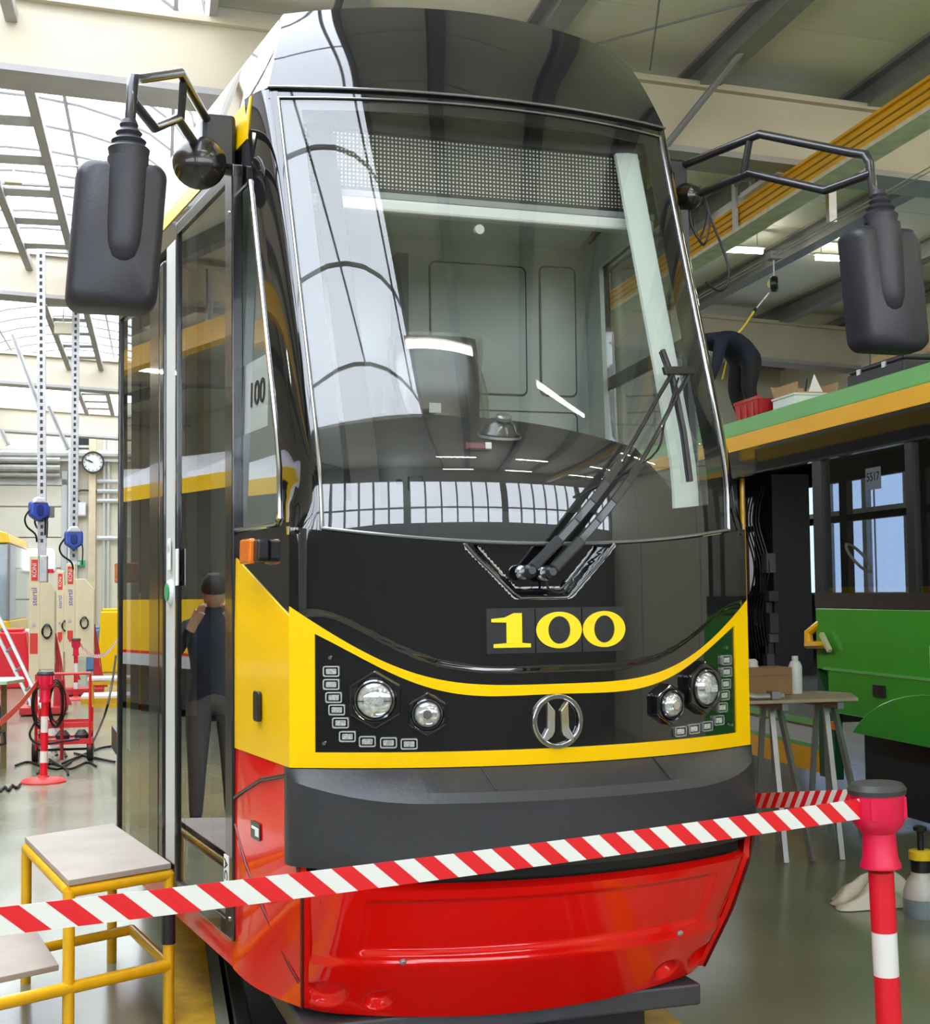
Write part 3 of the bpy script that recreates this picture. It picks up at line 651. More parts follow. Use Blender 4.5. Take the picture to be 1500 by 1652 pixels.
# --- black bumper
def fb(x): return -.22 + K * x * x
m = M(); XB = [-.812, -.806, -.795, -.78, -.75] + lin(-.7, .7, 29) + [.75, .78, .795, .806, .812]
prof = []
for x in XB:
    a = abs(x); e = math.sqrt(max(0., 1 - (a / .8125) ** 14)); rd = max(.0, 1 - max(0, (a - .42) / .40) ** 2.2)
    y = fb(x); k1 = .66 + .34 * (1 - (a / .81) ** 2)
    ring = [(y + .03, 1.066), (y - .004, 1.066), (y - .004 - .105 * rd * e, 1.066 - .062 * (.12 + .88 * rd)), (y - .004 - .02 * e - .105 * (rd * .55 + .45 * e) * e, 1.035 - .06 * rd), (y - .128 * k1 * e, .94), (y - .128 * k1 * e, .84), (y - .12 * k1 * e, .795), (y - .10 * k1 * e, .772), (y + .03, .772)]
    prof.append([(x, yy, zz) for yy, zz in ring])
nr = len(prof[0])
for r in prof: m.v += [tuple(p) for p in r]
for i in range(len(prof) - 1):
    for j in range(nr): q = (j + 1) % nr; m.f.append((i * nr + j, i * nr + q, (i + 1) * nr + q, (i + 1) * nr + j))
m.f += [tuple(range(nr)), tuple(reversed(range((len(prof) - 1) * nr, len(prof) * nr)))]
bu = m.build('bumper', RUB, tram, smooth=True, angle=24); bu['label'] = 'matt black rubber bumper'
for x in (-.245, .345):
    M().tube([(x, fb(x) - .006, 1.0665), (x + .012, fb(x) - .107, 1.008)], .0025, 6).build('bumper_joint', DPL, bu)
# dark gap between bumper and skirt
m = M(); m.sheet(lambda u, v, d: (u, fb(u) + .03 + d, v), lin(-.72, .72, 31), [.66, .79], .04); m.build('bumper_backing', DPL, tram)
# --- red front skirt
LAMPR = [(-.66, .335, .055, .042), (-.50, .315, .04, .032), (.66, .335, .055, .042), (.50, .315, .04, .032)]
def skw(z): return .765 - .045 * sst(.72, .25, z) if z < .72 else .765
def sk(u, v, d=0.):
    zt_ = .705; zb_ = .235 + .035 * u * u; z = zb_ + (zt_ - zb_) * v; t = (.705 - z) / .45
    xw = .765 - .045 * t; x = u * xw; y = -.27 + .32 * (t * .75 + .25 * t * t) + K * x * x + .05 * max(0, abs(u) - .86) * 7 * max(0, abs(u) - .86) * 7
    off = d
    if d > -.005:
        off -= .014 * sst(0, .02, .60 - abs(x)) * sst(0, .015, z - .475) * sst(0, .02, .675 - z)         # sunk field
        off += .010 * sst(0, .02, .47 - z)                                                                # proud lower band
        for (a, b, r1, r2) in LAMPR:
            q = math.hypot((x - a) / r1, (z - b) / r2); off -= .03 * sst(1.15, .75, q)
    n = np.array([2 * K * x, -1., -.7]); n /= np.linalg.norm(n); return np.array([x, y, z]) + n * off
m = M(); m.sheet(sk, lin(-1, 1, 141), lin(0, 1, 60), .03); skirt = m.build('front_skirt', REDP, tram, smooth=True, angle=60); skirt['label'] = 'glossy red front skirt'
for px, py in ((647, 1549), (1098, 1505)):
    best = min(((np.linalg.norm(np.array([CX + F * ((p - CAM) @ RT) / ((p - CAM) @ FW), CY - F * ((p - CAM) @ UP) / ((p - CAM) @ FW)]) - (px, py)), p) for p in [sk(u, v, .002) for u in lin(-.9, .9, 90) for v in lin(.1, .7, 40)]), key=lambda q: q[0])[1]
    M().lathe([(.011, 0), (.011, .006), (.006, .009)], best, (0, -.85, -.5), 10).build('skirt_bolt', STEEL, skirt)
# --- sides
def zdiag(s): return 1.535 + (1.745 - 1.535) * s / .64
w0 = PS(466, 842); w1 = PS(431, 285)
swin = lambda z: scorner(z) + .115
ZWB, ZWT = 1.83, 3.06
GREYIN = mat('pale_grey_green_cab_lining', (.68, .74, .70), .5, var=.04, scale=3)
SGL = glass('cab_side_glass', (.86, .9, .88), .10)
for sg in (-1, 1):
    s1 = .66 if sg < 0 else 1.5
    zz = [1.5, 1.6, 1.7, ZWB] + lin(1.9, ZWT, 12) + [3.14, 3.24]
    m = M()
    m.sheet(lambda u, v, d: (lambda a, b: side(a + (b - a) * u, v, .0 + d, sg))(scorner(v) + .098, swin(min(max(v, ZWB), ZWT))), lin(0, 1, 4), [z for z in zz if z >= ZWB - .001], .03)     # strip before the window
    m.sheet(lambda u, v, d: (lambda a, b: side(a + (b - a) * u, zdiag(u * .64) + (ZWB - zdiag(u * .64)) * v, d, sg))(scorner(1.7) - .004, s1), lin(0, 1, 8), lin(0, 1, 4), .03)
    m.sheet(lambda u, v, d: side(swin(ZWT) + ((s1 if sg > 0 else 2.98) - swin(ZWT)) * u, v, d, sg), [0, 1], [ZWT if sg > 0 else 3.14, 3.24], .03)
    if sg < 0: m.sheet(lambda u, v, d: side(swin(ZWT) + (s1 - swin(ZWT)) * u, v, d, sg), [0, 1], [ZWT, 3.14], .03)
    if sg > 0: m.sheet(lambda u, v, d: side(1.42 + .08 * u, v, d, sg), [0, 1], lin(ZWB, ZWT, 4), .03)
    m.build('cab_side_panel', BLACKG, tram, smooth=True, angle=50)
    se = s1 if sg < 0 else 1.42
    m = M(); m.grid(lambda u, v: side(swin(v) + (se - swin(v)) * u, v, -.008, sg), lin(0, 1, 5), lin(ZWB, ZWT, 12)); cw = m.build('cab_side_window', SGL, tram, smooth=True, fix=False)
    fr_ = [side(se, ZWB, .004, sg), side(swin(ZWB) + .03, ZWB, .004, sg), side(swin(ZWB) - .002, ZWB + .02, .004, sg)] + [side(swin(z), z, .004, sg) for z in lin(ZWB + .05, ZWT, 10)] + [side(se, ZWT, .004, sg)]
    M().tube(fr_, .009, 8).build('window_trim', CHR if sg < 0 else DCHR, cw, smooth=True)
    if sg > 0:
        M().sheet(lambda u, v, d: side(.42 + u, v, .01 + d, sg), [0, 1.0], [2.52, 2.57], .03).build('window_crossbar', DPL, cw)
        M().sheet(lambda u, v, d: side(.42 + u, v, .01 + d, sg), [0, .05], [ZWB, ZWT], .03).build('window_post', DPL, cw)
    # dark band low in the glass and yellow field
    m = M(); m.sheet(lambda u, v, d: side(scorner(1.3) * (1 - u) + s1 * u - (.004 if u == 0 else 0), ZB + (zdiag(u * .64) - ZB) * v, .004 + d, sg), lin(0, 1, 8), lin(0, 1, 6), .03); m.build('yellow_side_panel', YEL, tram, smooth=True)
    # red skirt side, drawn back at its lower front corner
    fe = [(1.066, -.80, .0), (.9, -.798, -.02), (.77, -.785, -.035), (.70, -.772, -.04), (.5, -.752, .06), (.27, -.722, .215)]
    def redside(u, v, d=0.):
        z = .30 + (1.066 - .30) * v - .03 * (1 - v) * (1 - u); ys = np.interp(z, [f[0] for f in fe][::-1], [f[2] for f in fe][::-1]); xs = np.interp(z, [f[0] for f in fe][::-1], [f[1] for f in fe][::-1])
        a = np.array([xs, ys, z]); b = side(s1, z, .0, -1); p = a + (b - a) * u + SN * (.03 * math.sin(math.pi * u) * (1 - v * v) + d); return np.array([p[0] * -sg, p[1], p[2]])
    m = M(); m.sheet(redside, lin(0, 1, 14), lin(0, 1, 16), .025); rs = m.build('red_side_panel', REDP, tram, smooth=True)
    M().tube([redside(0.0, v, .001) for v in lin(0, .95, 14)], .006, 8).build('panel_groove', mat('dark_red_groove', (.12, .002, .002), .4, var=.2), rs)
    if sg < 0:
        M().tube([redside(.03, .97, .002), redside(.45, .91, .002), redside(.86, .80, .002), redside(.93, .78, .002)], .007, 8).build('hatch_groove', DPL, rs)
        M().tube([redside(.95, .66, .0), redside(.7, .52, .002), redside(.42, .38, .002), redside(.12, .18, .002), redside(.03, .12, .002)], .005, 8).build('hatch_ridge', MATS['dark_red_groove'], rs, smooth=True)
        M().sheet(lambda u, v, d: redside(u, v, .006 + d), [.44, .58], [.66, .73], .003).build('side_sticker', mat('dark_green_sticker', (.02, .07, .04), .3, var=.2), rs)
        M().sheet(lambda u, v, d: redside(u, v, .008 + d), [.45, .50], [.675, .70], .003).build('sticker_mark', PAPER, rs); M().sheet(lambda u, v, d: redside(u, v, .008 + d), [.45, .56], [.70, .71], .003).build('sticker_mark', PAPER, rs)
# turn signal, slot, paper number on the left side
L = lambda u, v, d: side(u, v, d, -1)
a = PS(393, 905); b = PS(437, 872)
sA, sB = b[0], a[0]; zA, zB = 1.70, 1.775
ts = empty('turn_signal', parent=tram); sc_ = PS(425, 889)
M().prism(rrect(sc_[0] - .07, sc_[1] - .036, sc_[0] + .01, sc_[1] + .036, .012), L, 0, .04).build('signal_base', DPL, ts, bevel=.006)
M().prism(rrect(sc_[0] - .02, sc_[1] - .042, sc_[0] + .10, sc_[1] + .042, .012), L, .03, .055).build('signal_lens', ORANGE, ts, bevel=.008)
q = PS(421, 1139); M().prism(rrect(q[0] - .03, q[1] - .05, q[0] + .03, q[1] + .05, .012), L, .006, .02).build('side_slot', DPL, tram, bevel=.004)  # black plate stands for a small dark slot in the panel
pa = [PS(398, 568), PS(441, 585), PS(444, 672), PS(396, 692)]
pc = (sum(p[0] for p in pa) / 4, sum(p[1] for p in pa) / 4)
ps_ = M().prism([(pc[0] - .03, pc[1] - .125), (pc[0] + .29, pc[1] - .125), (pc[0] + .29, pc[1] + .125), (pc[0] - .03, pc[1] + .125)], L, -.024, -.02).build('paper_number', PAPER, tram)
text('paper_digits', '100', .125, INK, ps_, lambda u, v, d: L(pc[0] + .095 - u * 1.05, pc[1] + v, -.018 + d))
# --- doors
DGL = glass('door_glass', (.42, .44, .43), .16)
DFR = mat('black_door_frame', (.012, .012, .014), .22, var=.2, scale=12, coat=.5)
GRU = mat('grey_rubber_seal', (.10, .10, .105), .5, var=.2, scale=20)
def P_(s, z, d): return side(s, z, d, -1, tb=False)
def leaf(name, s0, s1, z0, z1, off, st0, st1, lab):
    e = empty(name, parent=tram); e['label'] = lab
    M().prism([(s0, z0), (s0 + st0, z0), (s0 + st0, z1), (s0, z1)], P_, off - .03, off + .012).build('front_stile', DFR, e, bevel=.006)
    M().prism([(s1 - st1, z0), (s1, z0), (s1, z1), (s1 - st1, z1)], P_, off - .03, off + .012).build('rear_stile', DFR, e, bevel=.006)
    M().prism([(s0, z1 - .05), (s1, z1 - .05), (s1, z1), (s0, z1)], P_, off - .03, off + .011).build('top_rail', DCHR, e, bevel=.004)
    M().prism([(s0, z0), (s1, z0), (s1, z0 + .06), (s0, z0 + .06)], P_, off - .03, off + .011).build('bottom_rail', DFR, e, bevel=.004)
    m = M(); m.grid(lambda u, v: P_(u, v, off), lin(s0 + st0, s1 - st1, 4), lin(z0 + .06, z1 - .05, 6)); m.build('door_pane', DGL, e, fix=False)
    M().prism([(s0 + st0 + .03, z0 + .06), (s0 + st0 + .045, z0 + .06), (s0 + st0 + .045, z1 - .05), (s0 + st0 + .03, z1 - .05)], P_, off - .012, off - .004).build('inner_rod', STEEL, e)
    return e
d1 = leaf('door_leaf', .62, 1.5, .40, 3.15, .0, .10, .03, 'front door leaf, glazed to the ground')
d2 = leaf('door_leaf', 1.80, 2.72, .40, 3.02, .0, .19, .03, 'rear door leaf, glazed to the ground')
M().prism([(1.515, .5), (1.70, .5), (1.70, 3.1), (1.515, 3.1)], P_, -.05, .004).build('door_post', LGREY, tram, bevel=.01)
M().prism([(1.72, .45), (1.80, .45), (1.80, 3.05), (1.72, 3.05)], P_, -.05, .01).build('door_seal', DFR, tram, bevel=.01)
q = PS(280, 955, 0, False)
q = (1.6, q[1]); bt = M().prism(circ(.052, 24, q[0], q[1]), P_, -.03, .018).build('door_button', WHITE, tram, bevel=.01); M().prism(circ(.036, 20, q[0], q[1]), P_, .016, .024).build('button_cap', mat('button_green', (.05, .42, .2), .3, var=.3, scale=60), bt)
for (px, py, hh) in ((278, 880, .03), (278, 900, .05), (291, 915, .075)):
    q = PS(px, py, 0, False); M().prism(rrect(q[0] - .022, q[1] - hh, q[0] + .022, q[1] + hh, .004), P_, .012, .016).build('door_sticker', PAPER, d1)
q = PS(371, 1402, 0, False)
st = M().prism([(q[0] - .03, q[1] - .05), (q[0] + .03, q[1] - .05), (q[0] + .03, q[1] + .05), (q[0] - .03, q[1] + .05)], P_, .012, .0145).build('stile_label', PAPER, d1)
text('label_letters', 'AC', .055, INK, st, lambda u, v, d: P_(q[0] - v, q[1] - u, .0155 + d), .001)
for zz_ in (.47, 2.98): M().prism(circ(.008, 8, .66, zz_), P_, .01, .016).build('stile_screw', CHR, d1)
M().prism([(1.5, .36), (3.0, .36), (3.0, 3.12), (1.5, 3.12)], P_, -.14, -.11).build('dark_interior_sheet', mat('unlit_saloon_black', (.05, .052, .055), .4, var=.2, scale=3), tram)  # black sheet stands for the unlit interior behind the door glass
m = M(); m.sheet(lambda u, v, d: side(u, v, -.005 + d, -1), [.64, 3.0], [.30, .39], .04); m.build('door_sill', REDP, tram)
q = PS(180, 925, .0, False); mk = M().prism(rrect(2.76, 1.67, 2.86, 1.77, .01), P_, -.1, -.0).build('side_marker_lamp', ORANGE, tram, bevel=.006)
# --- rear body, in line with the track
EYv = EY; rb = {}
for sg in (-1, 1):
    A = side(2.75, 1., -.10, sg); A = np.array([A[0], A[1], 0]); B = A + EYv * 9.0
    for nm, z0, z1, mm in (('rear_red_panel', .30, 1.066, REDP), ('rear_yellow_panel', 1.066, 1.62, YEL), ('rear_window_band', 1.62, 3.24, BLACKG), ('rear_cantrail', 3.24, 3.4, YEL)):
        t = np.array([.04 * -sg, 0, 0]); m = M(); m.hexa([A + (0, 0, z0), B + (0, 0, z0), B + t + (0, 0, z0), A + t + (0, 0, z0), A + (0, 0, z1), B + (0, 0, z1), B + t + (0, 0, z1), A + t + (0, 0, z1)]); m.build(nm, mm, tram)
    rb[sg] = (A, B)
m = M(); A, B = rb[-1]; A2, B2 = rb[1]
zz3 = [3.4, 3.72, 3.80, 3.72, 3.4]; fx = [0, .13, .5, .87, 1]
m.grid(lambda i, v: (A + (A2 - A) * fx[i]) * (1 - v) + (B + (B2 - B) * fx[i]) * v + np.array([0, 0, zz3[i]]), list(range(5)), [0, 1]); m.build('rear_roof', ROOFP, tram, smooth=True)
m = M(); m.hexa([B + (0, 0, .3), B2 + (0, 0, .3), B2 + EYv * .05 + (0, 0, .3), B + EYv * .05 + (0, 0, .3), B + (0, 0, 3.4), B2 + (0, 0, 3.4), B2 + EYv * .05 + (0, 0, 3.4), B + EYv * .05 + (0, 0, 3.4)]); m.build('rear_end_wall', BLACKG, tram)
for nm, z0, z1, mm in (('saloon_red_panel', .30, 1.066, REDP), ('saloon_yellow_panel', 1.066, 1.74, YEL), ('saloon_window_band', 1.74, 3.24, BLACKG)):
    m = M(); m.sheet(lambda u, v, d: side(u, v, (0 if z0 < 1.7 else 0.) + d, 1), [1.5, 2.78], [z0, min(z1, 2.4), z1] if z1 > 2.4 else [z0, z1], .03); m.build(nm, mm, tram)
# underframe, wheels
UF = mat('dark_grey_underframe', (.05, .052, .058), .45, var=.2, scale=8)
M().box((-.74, .12, .165), (.66, .75, .24)).build('underframe_beam', UF, tram, bevel=.01)
M().box((-.62, .35, .02), (.55, 2.6, .3)).build('underframe', DPL, tram); M().box((-.75, 2.6, .15), (.9, 9.5, .36)).build('underframe', DPL, tram)
for yb in (7.6, 9.4):
    for xb in (PXL + .055, PXR - .055):
        p = BB(xb, yb, .30); M().lathe([(.33, -.05), (.33, .05), (.12, .06)], p, EX, 24).build('wheel', mat('wheel_steel', (.1, .095, .09), .4, .7, var=.2), tram, smooth=True)
# --- cab interior
def rwall(px, py): return PY(px, py, 1.62)
m = M(); m.box((-.93, 1.62, 1.1), (.95, 1.66, 3.3)); cab = m.build('cab_rear_wall', GREYIN, tram)
GRV = mat('dark_panel_groove', (.08, .09, .085), .5, var=.2)
for (x0, y0_, x1, y1_) in ((691, 420, 851, 640), (868, 428, 931, 642), (700, 658, 933, 760)):
    a = rwall(x0, y0_); b = rwall(x1, y1_); P = rrect(a[0], b[2], b[0], a[2], .03); P2 = rrect(a[0] + .008, b[2] + .008, b[0] - .008, a[2] - .008, .025)
    M().ring(P, P2, lambda u, v, d: (u, 1.62 - d, v), 0, .003).build('panel_groove', GRV, cab)
    M().prism(P2, lambda u, v, d: (u, 1.62 - d, v), 0, .010).build('wall_panel', GREYIN, cab, bevel=.004)
a = rwall(640, 420); b = rwall(640, 690)
M().box((a[0] - .03, 1.5, 1.2), (a[0] + .02, 1.62, 3.1)).build('cab_partition_post', mat('dark_grey_post', (.14, .145, .15), .4, var=.1), cab)
for sg in (-1, 1):
    m = M(); m.sheet(lambda u, v, d: side(u, v, -.04 + d, sg), lin(.55, 1.62, 4) if sg > 0 else [.10, .62], [1.1, ZWB - .02], .02)
    if sg > 0:
        m.sheet(lambda u, v, d: side(u, v, -.04 + d, sg), [1.38, 1.62], [ZWB - .02, 3.2], .02); m.sheet(lambda u, v, d: side(u, v, -.05 + d, sg), [.70, 1.38], [ZWT, 3.2], .02)
    m.build('cab_side_lining', GREYIN, tram)
    m = M(); m.sheet(lambda u, v, d: face(sg * (xe(v) - .165 + .085 * u), v, -.05 - .03 * (1 - u) + d), lin(0, 1, 4) , lin(1.86, 3.3, 16), .012); m.build('pillar_lining', GREYIN if sg > 0 else DPL, tram, smooth=True)
M().hexa([(-.70, .56, 3.27), (.70, .56, 3.27), (.88, 1.62, 3.2), (-.88, 1.62, 3.2), (-.70, .56, 3.31), (.70, .56, 3.31), (.88, 1.62, 3.24), (-.88, 1.62, 3.24)]).build('cab_ceiling', GREYIN, tram)
M().box((-.78, .1, 1.05), (.78, 1.62, 1.1)).build('cab_floor', DPL, tram)
# destination display: dot matrix
LEDP = bpy.data.materials.new('dot_matrix_display'); LEDP.use_nodes = True; MATS['dot'] = LEDP
nt = LEDP.node_tree; b_ = nt.nodes['Principled BSDF']; b_.inputs['Roughness'].default_value = .4
tc = nt.nodes.new('ShaderNodeTexCoord'); sp = nt.nodes.new('ShaderNodeSeparateXYZ'); nt.links.new(tc.outputs['Object'], sp.inputs[0])
prods = []
for ax in (0, 2):
    a1 = nt.nodes.new('ShaderNodeMath'); a1.operation = 'MULTIPLY'; a1.inputs[1].default_value = 1 / .0145; nt.links.new(sp.outputs[ax], a1.inputs[0])
    a2 = nt.nodes.new('ShaderNodeMath'); a2.operation = 'FRACT'; nt.links.new(a1.outputs[0], a2.inputs[0])
    a3 = nt.nodes.new('ShaderNodeMath'); a3.operation = 'GREATER_THAN'; a3.inputs[1].default_value = .5; nt.links.new(a2.outputs[0], a3.inputs[0]); prods.append(a3)
mu = nt.nodes.new('ShaderNodeMath'); mu.operation = 'MULTIPLY'; nt.links.new(prods[0].outputs[0], mu.inputs[0]); nt.links.new(prods[1].outputs[0], mu.inputs[1])
mc = nt.nodes.new('ShaderNodeMix'); mc.data_type = 'RGBA'; nt.links.new(mu.outputs[0], mc.inputs[0]); mc.inputs[6].default_value = (.012, .012, .012, 1); mc.inputs[7].default_value = (.75, .72, .6, 1); nt.links.new(mc.outputs[2], b_.inputs['Base Color'])
YD = .50
pr_ = PY(1033, 340, YD); pt_ = PY(1033, 236, YD)
ds = empty('destination_display', parent=tram)
M().box((-pr_[0], YD, pr_[2]), (pr_[0], YD + .05, pt_[2])).build('dot_matrix', LEDP, ds)
z0, z1 = pr_[2], pt_[2]
M().ring([(-pr_[0] - .025, z0 - .02), (pr_[0] + .025, z0 - .02), (pr_[0] + .025, z1 + .02), (-pr_[0] - .025, z1 + .02)], [(-pr_[0], z0), (pr_[0], z0), (pr_[0], z1), (-pr_[0], z1)], lambda u, v, d: (u, YD + .05 - d, v), 0, .06).build('display_frame', DPL, ds)
M().box((-pr_[0] - .02, YD - .03, z1 + .02), (pr_[0] + .02, YD + .05, 3.27)).build('display_hood', DPL, ds)
rbz = PY(1038, 355, YD - .04)[2]; rbz2 = PY(1038, 376, YD - .04)[2]
bl = empty('sun_blind', parent=tram)
M().box((-pr_[0] - .02, YD - .04, rbz + .0), (pr_[0] + .04, YD + .06, z0 - .022)).build('blind_case', mat('mid_grey_case', (.3, .31, .31), .4, var=.05), bl, bevel=.004)
M().box((-pr_[0] - .02, YD - .06, rbz2), (pr_[0] + .03, YD - .0, rbz - .004)).build('blind_bar', WHITE, bl, bevel=.01)
q = PY(771, 372, YD - .07); M().lathe([(.018, 0), (.018, .02)], (q[0], q[1], q[2]), (0, -1, 0), 14).build('blind_grip', mat('clear_grip', (.6, .62, .6), .2, var=.1), bl)
M().tube([PY(1040, 376, YD - .03), PY(1105, 690, .12)], .005, 8).build('blind_guide', CHR, bl)
# dashboard
def dash(u, v, d=0.):
    x = u * .665
    hump = .035 * math.exp(-((u + .55) / .22) ** 2)
    yf = fb(x) * .0 + (-.172 + K * x * x) + .055; dr = .085 * u * u + .03 * u; P = [(yf, 1.74), (yf + .02, 1.83), (yf + .09, 1.90 + hump * .5), (yf + .20, 2.03 + hump - dr * .3), (.26 + .1 * u * u, 2.145 + hump - dr * .7), (.44, 2.235 - dr + hump * .4), (.55, 2.25 - dr), (.61, 2.225 - dr), (.63, 1.6)]
    t = v * (len(P) - 1); i = min(int(t), len(P) - 2); f_ = t - i; return np.array([x, P[i][0] + (P[i + 1][0] - P[i][0]) * f_, P[i][1] + (P[i + 1][1] - P[i][1]) * f_ - .05 * max(0, abs(u) - .9) * 10 * (v > .2)])
m = M(); m.grid(lambda u, v: dash(u, v), lin(-1, 1, 41), lin(0, 1, 41)); dsh = m.build('dashboard', mat('dark_dashboard_plastic', (.028, .028, .03), .38, var=.12, scale=90, bump=.1), tram, smooth=True, angle=60)
M().box((-.64, .1, 1.3), (.64, .6, 1.7)).build('dash_console', DPL, dsh)
def PD(px, py):
    return min(((np.linalg.norm(np.array([CX + F * ((p - CAM) @ RT) / ((p - CAM) @ FW), CY - F * ((p - CAM) @ UP) / ((p - CAM) @ FW)]) - (px, py)), tuple(p)) for p in [dash(u, v) for u in lin(-.95, .95, 80) for v in lin(.12, .8, 60)]), key=lambda q: q[0])[1]
M().lathe([(.012, 0), (.012, .006)], PD(640, 780), (0, -.6, .8), 10).build('dash_button', DPL, dsh)
pA = PD(672, 785); M().cbox((pA[0], pA[1], pA[2]), (.05, .02, .06)).build('dash_bracket', DPL, dsh, bevel=.005)
# driver's seat under plastic
sp_ = PY(710, 630, 1.12); se_ = empty('driver_seat', parent=tram)
SEATM = mat('dark_seat_fabric', (.035, .035, .04), .8, var=.3, scale=18, bump=.2); FILM = mat('wrinkled_clear_film', (.30, .31, .28), .25, var=.65, scale=9, bump=.5, coat=.6, detail=6)
def sb(u, v):
    wv = .19 * (1 - .25 * max(0, v - .75) * 4 * .6) + .012 * math.sin(9 * v); a = u * 2 * math.pi
    return (sp_[0] + wv * np.sign(math.cos(a)) * abs(math.cos(a)) ** .5 + .010 * math.sin(7 * v + 3 * a), 1.15 + .08 * np.sign(math.sin(a)) * abs(math.sin(a)) ** .6 + .04 * v + .008 * math.sin(11 * v), 1.78 + .88 * v)
m = M(); m.grid(sb, lin(0, 1, 33), lin(0, 1, 20)); m.f.append(tuple(19 * 33 + j for j in range(32))); m.build('backrest', SEATM, se_, smooth=True)
m = M(); m.grid(lambda u, v: (lambda p: (sp_[0] + (p[0] - sp_[0]) * (1.10 + .12 * (1 - v)) + .015 * math.sin(13 * v + 20 * u), 1.17 + (p[1] - 1.17) * 1.18, p[2] + .012))(sb(u, v)), lin(.0, 1, 41), lin(.0, 1, 20)); m.build('plastic_cover', glass('clear_plastic_film', (.86, .87, .82), .08, .22, dirt=.14), se_, smooth=True, fix=False)
M().box((sp_[0] - .25, .85, 1.55), (sp_[0] + .25, 1.3, 1.72)).build('cushion', SEATM, se_, bevel=.04, seg=3); M().lathe([(.06, 1.1), (.06, 1.56)], (sp_[0], 1.08, 0), n=14).build('seat_column', DPL, se_)
q = PY(706, 656, 1.0); M().box((q[0] - .025, 1.035, q[2] - .02), (q[0] + .025, 1.04, q[2] + .02)).build('seat_label', PAPER, se_)
# --- wipers
WIP = mat('wiper_black_steel', (.02, .02, .022), .3, var=.2, scale=20, coat=.4)
wp = empty('wiper', parent=tram)
for k, (p0, p1) in enumerate((((848, 926), (1075, 608)), ((881, 928), (1102, 608)))):
    a = PF(*p0); b = PF(*p1); n = np.array([0, -1, .25]); A = face(a[0], a[2], .0); B = face(b[0], b[2], .035); A = A + n * .03
    arm = lambda t: face(a[0] + (b[0] - a[0]) * t, a[2] + (b[2] - a[2]) * t, .03 + .035 * math.sin(math.pi * min(1, t * 1.2)) if t > .1 else .03)
    kn = arm(.16); md = arm(.5)
    M().lathe([(.022, -.05), (.022, .018), (.012, .03)], A, (0, -1, .1), 16).build('pivot', DPL, wp, smooth=True); M().lathe([(.024, -.03), (.024, -.012), (.018, -.005)], A + np.array([-.012, 0, 0]), (0, -1, .1), 16).build('pivot_cap', CHR, wp)
    M().bar(A, kn, .034, .026, (0, -1, .2)).build('arm_head', WIP, wp, bevel=.006)
    [M().bar(arm(t0), arm(t0 + .0875), .026, .018, (0, -1, .2)).build('arm_channel', WIP, wp, bevel=.003) for t0 in (.155, .24, .325, .41)]
    M().tube([arm(t_) for t_ in lin(.48, 1, 8)], .0075, 8).build('arm_rod', WIP, wp, smooth=True)
a = PF(1060, 606); b = PF(1106, 606); M().bar(face(a[0], a[2], .035), face(b[0], b[2], .035), .03, .016, (0, -1, .2)).build('arm_bridge', WIP, wp, bevel=.004)
bp_ = [PF(1058, 560), PF(1077, 604), PF(1096, 690), PF(1108, 778)]
bp_ = [PF(1062, 570), PF(1080, 620), PF(1096, 700), PF(1106, 778)]
M().tube([face(p[0], p[2], .022) for p in bp_], .010, 8).build('blade_spine', WIP, wp, smooth=True); M().tube([face(p[0], p[2], .010) for p in bp_], .006, 6).build('blade_rubber', DPL, wp, smooth=True)
M().tube(spline([PF(930, 800) + (0, -.03, 0), PF(1040, 740) + (0, -.05, 0), PF(1062, 680) + (0, -.05, 0), PF(1088, 612) + (0, -.03, 0)]), .004, 6).build('washer_hose', DPL, wp, smooth=True)
M().tube(spline([face(-.03, 1.66, .0), face(-.02, 1.61, .0), face(.03, 1.60, .0), face(.06, 1.64, .0)]), .004, 6).build('washer_hose', DPL, wp, smooth=True)
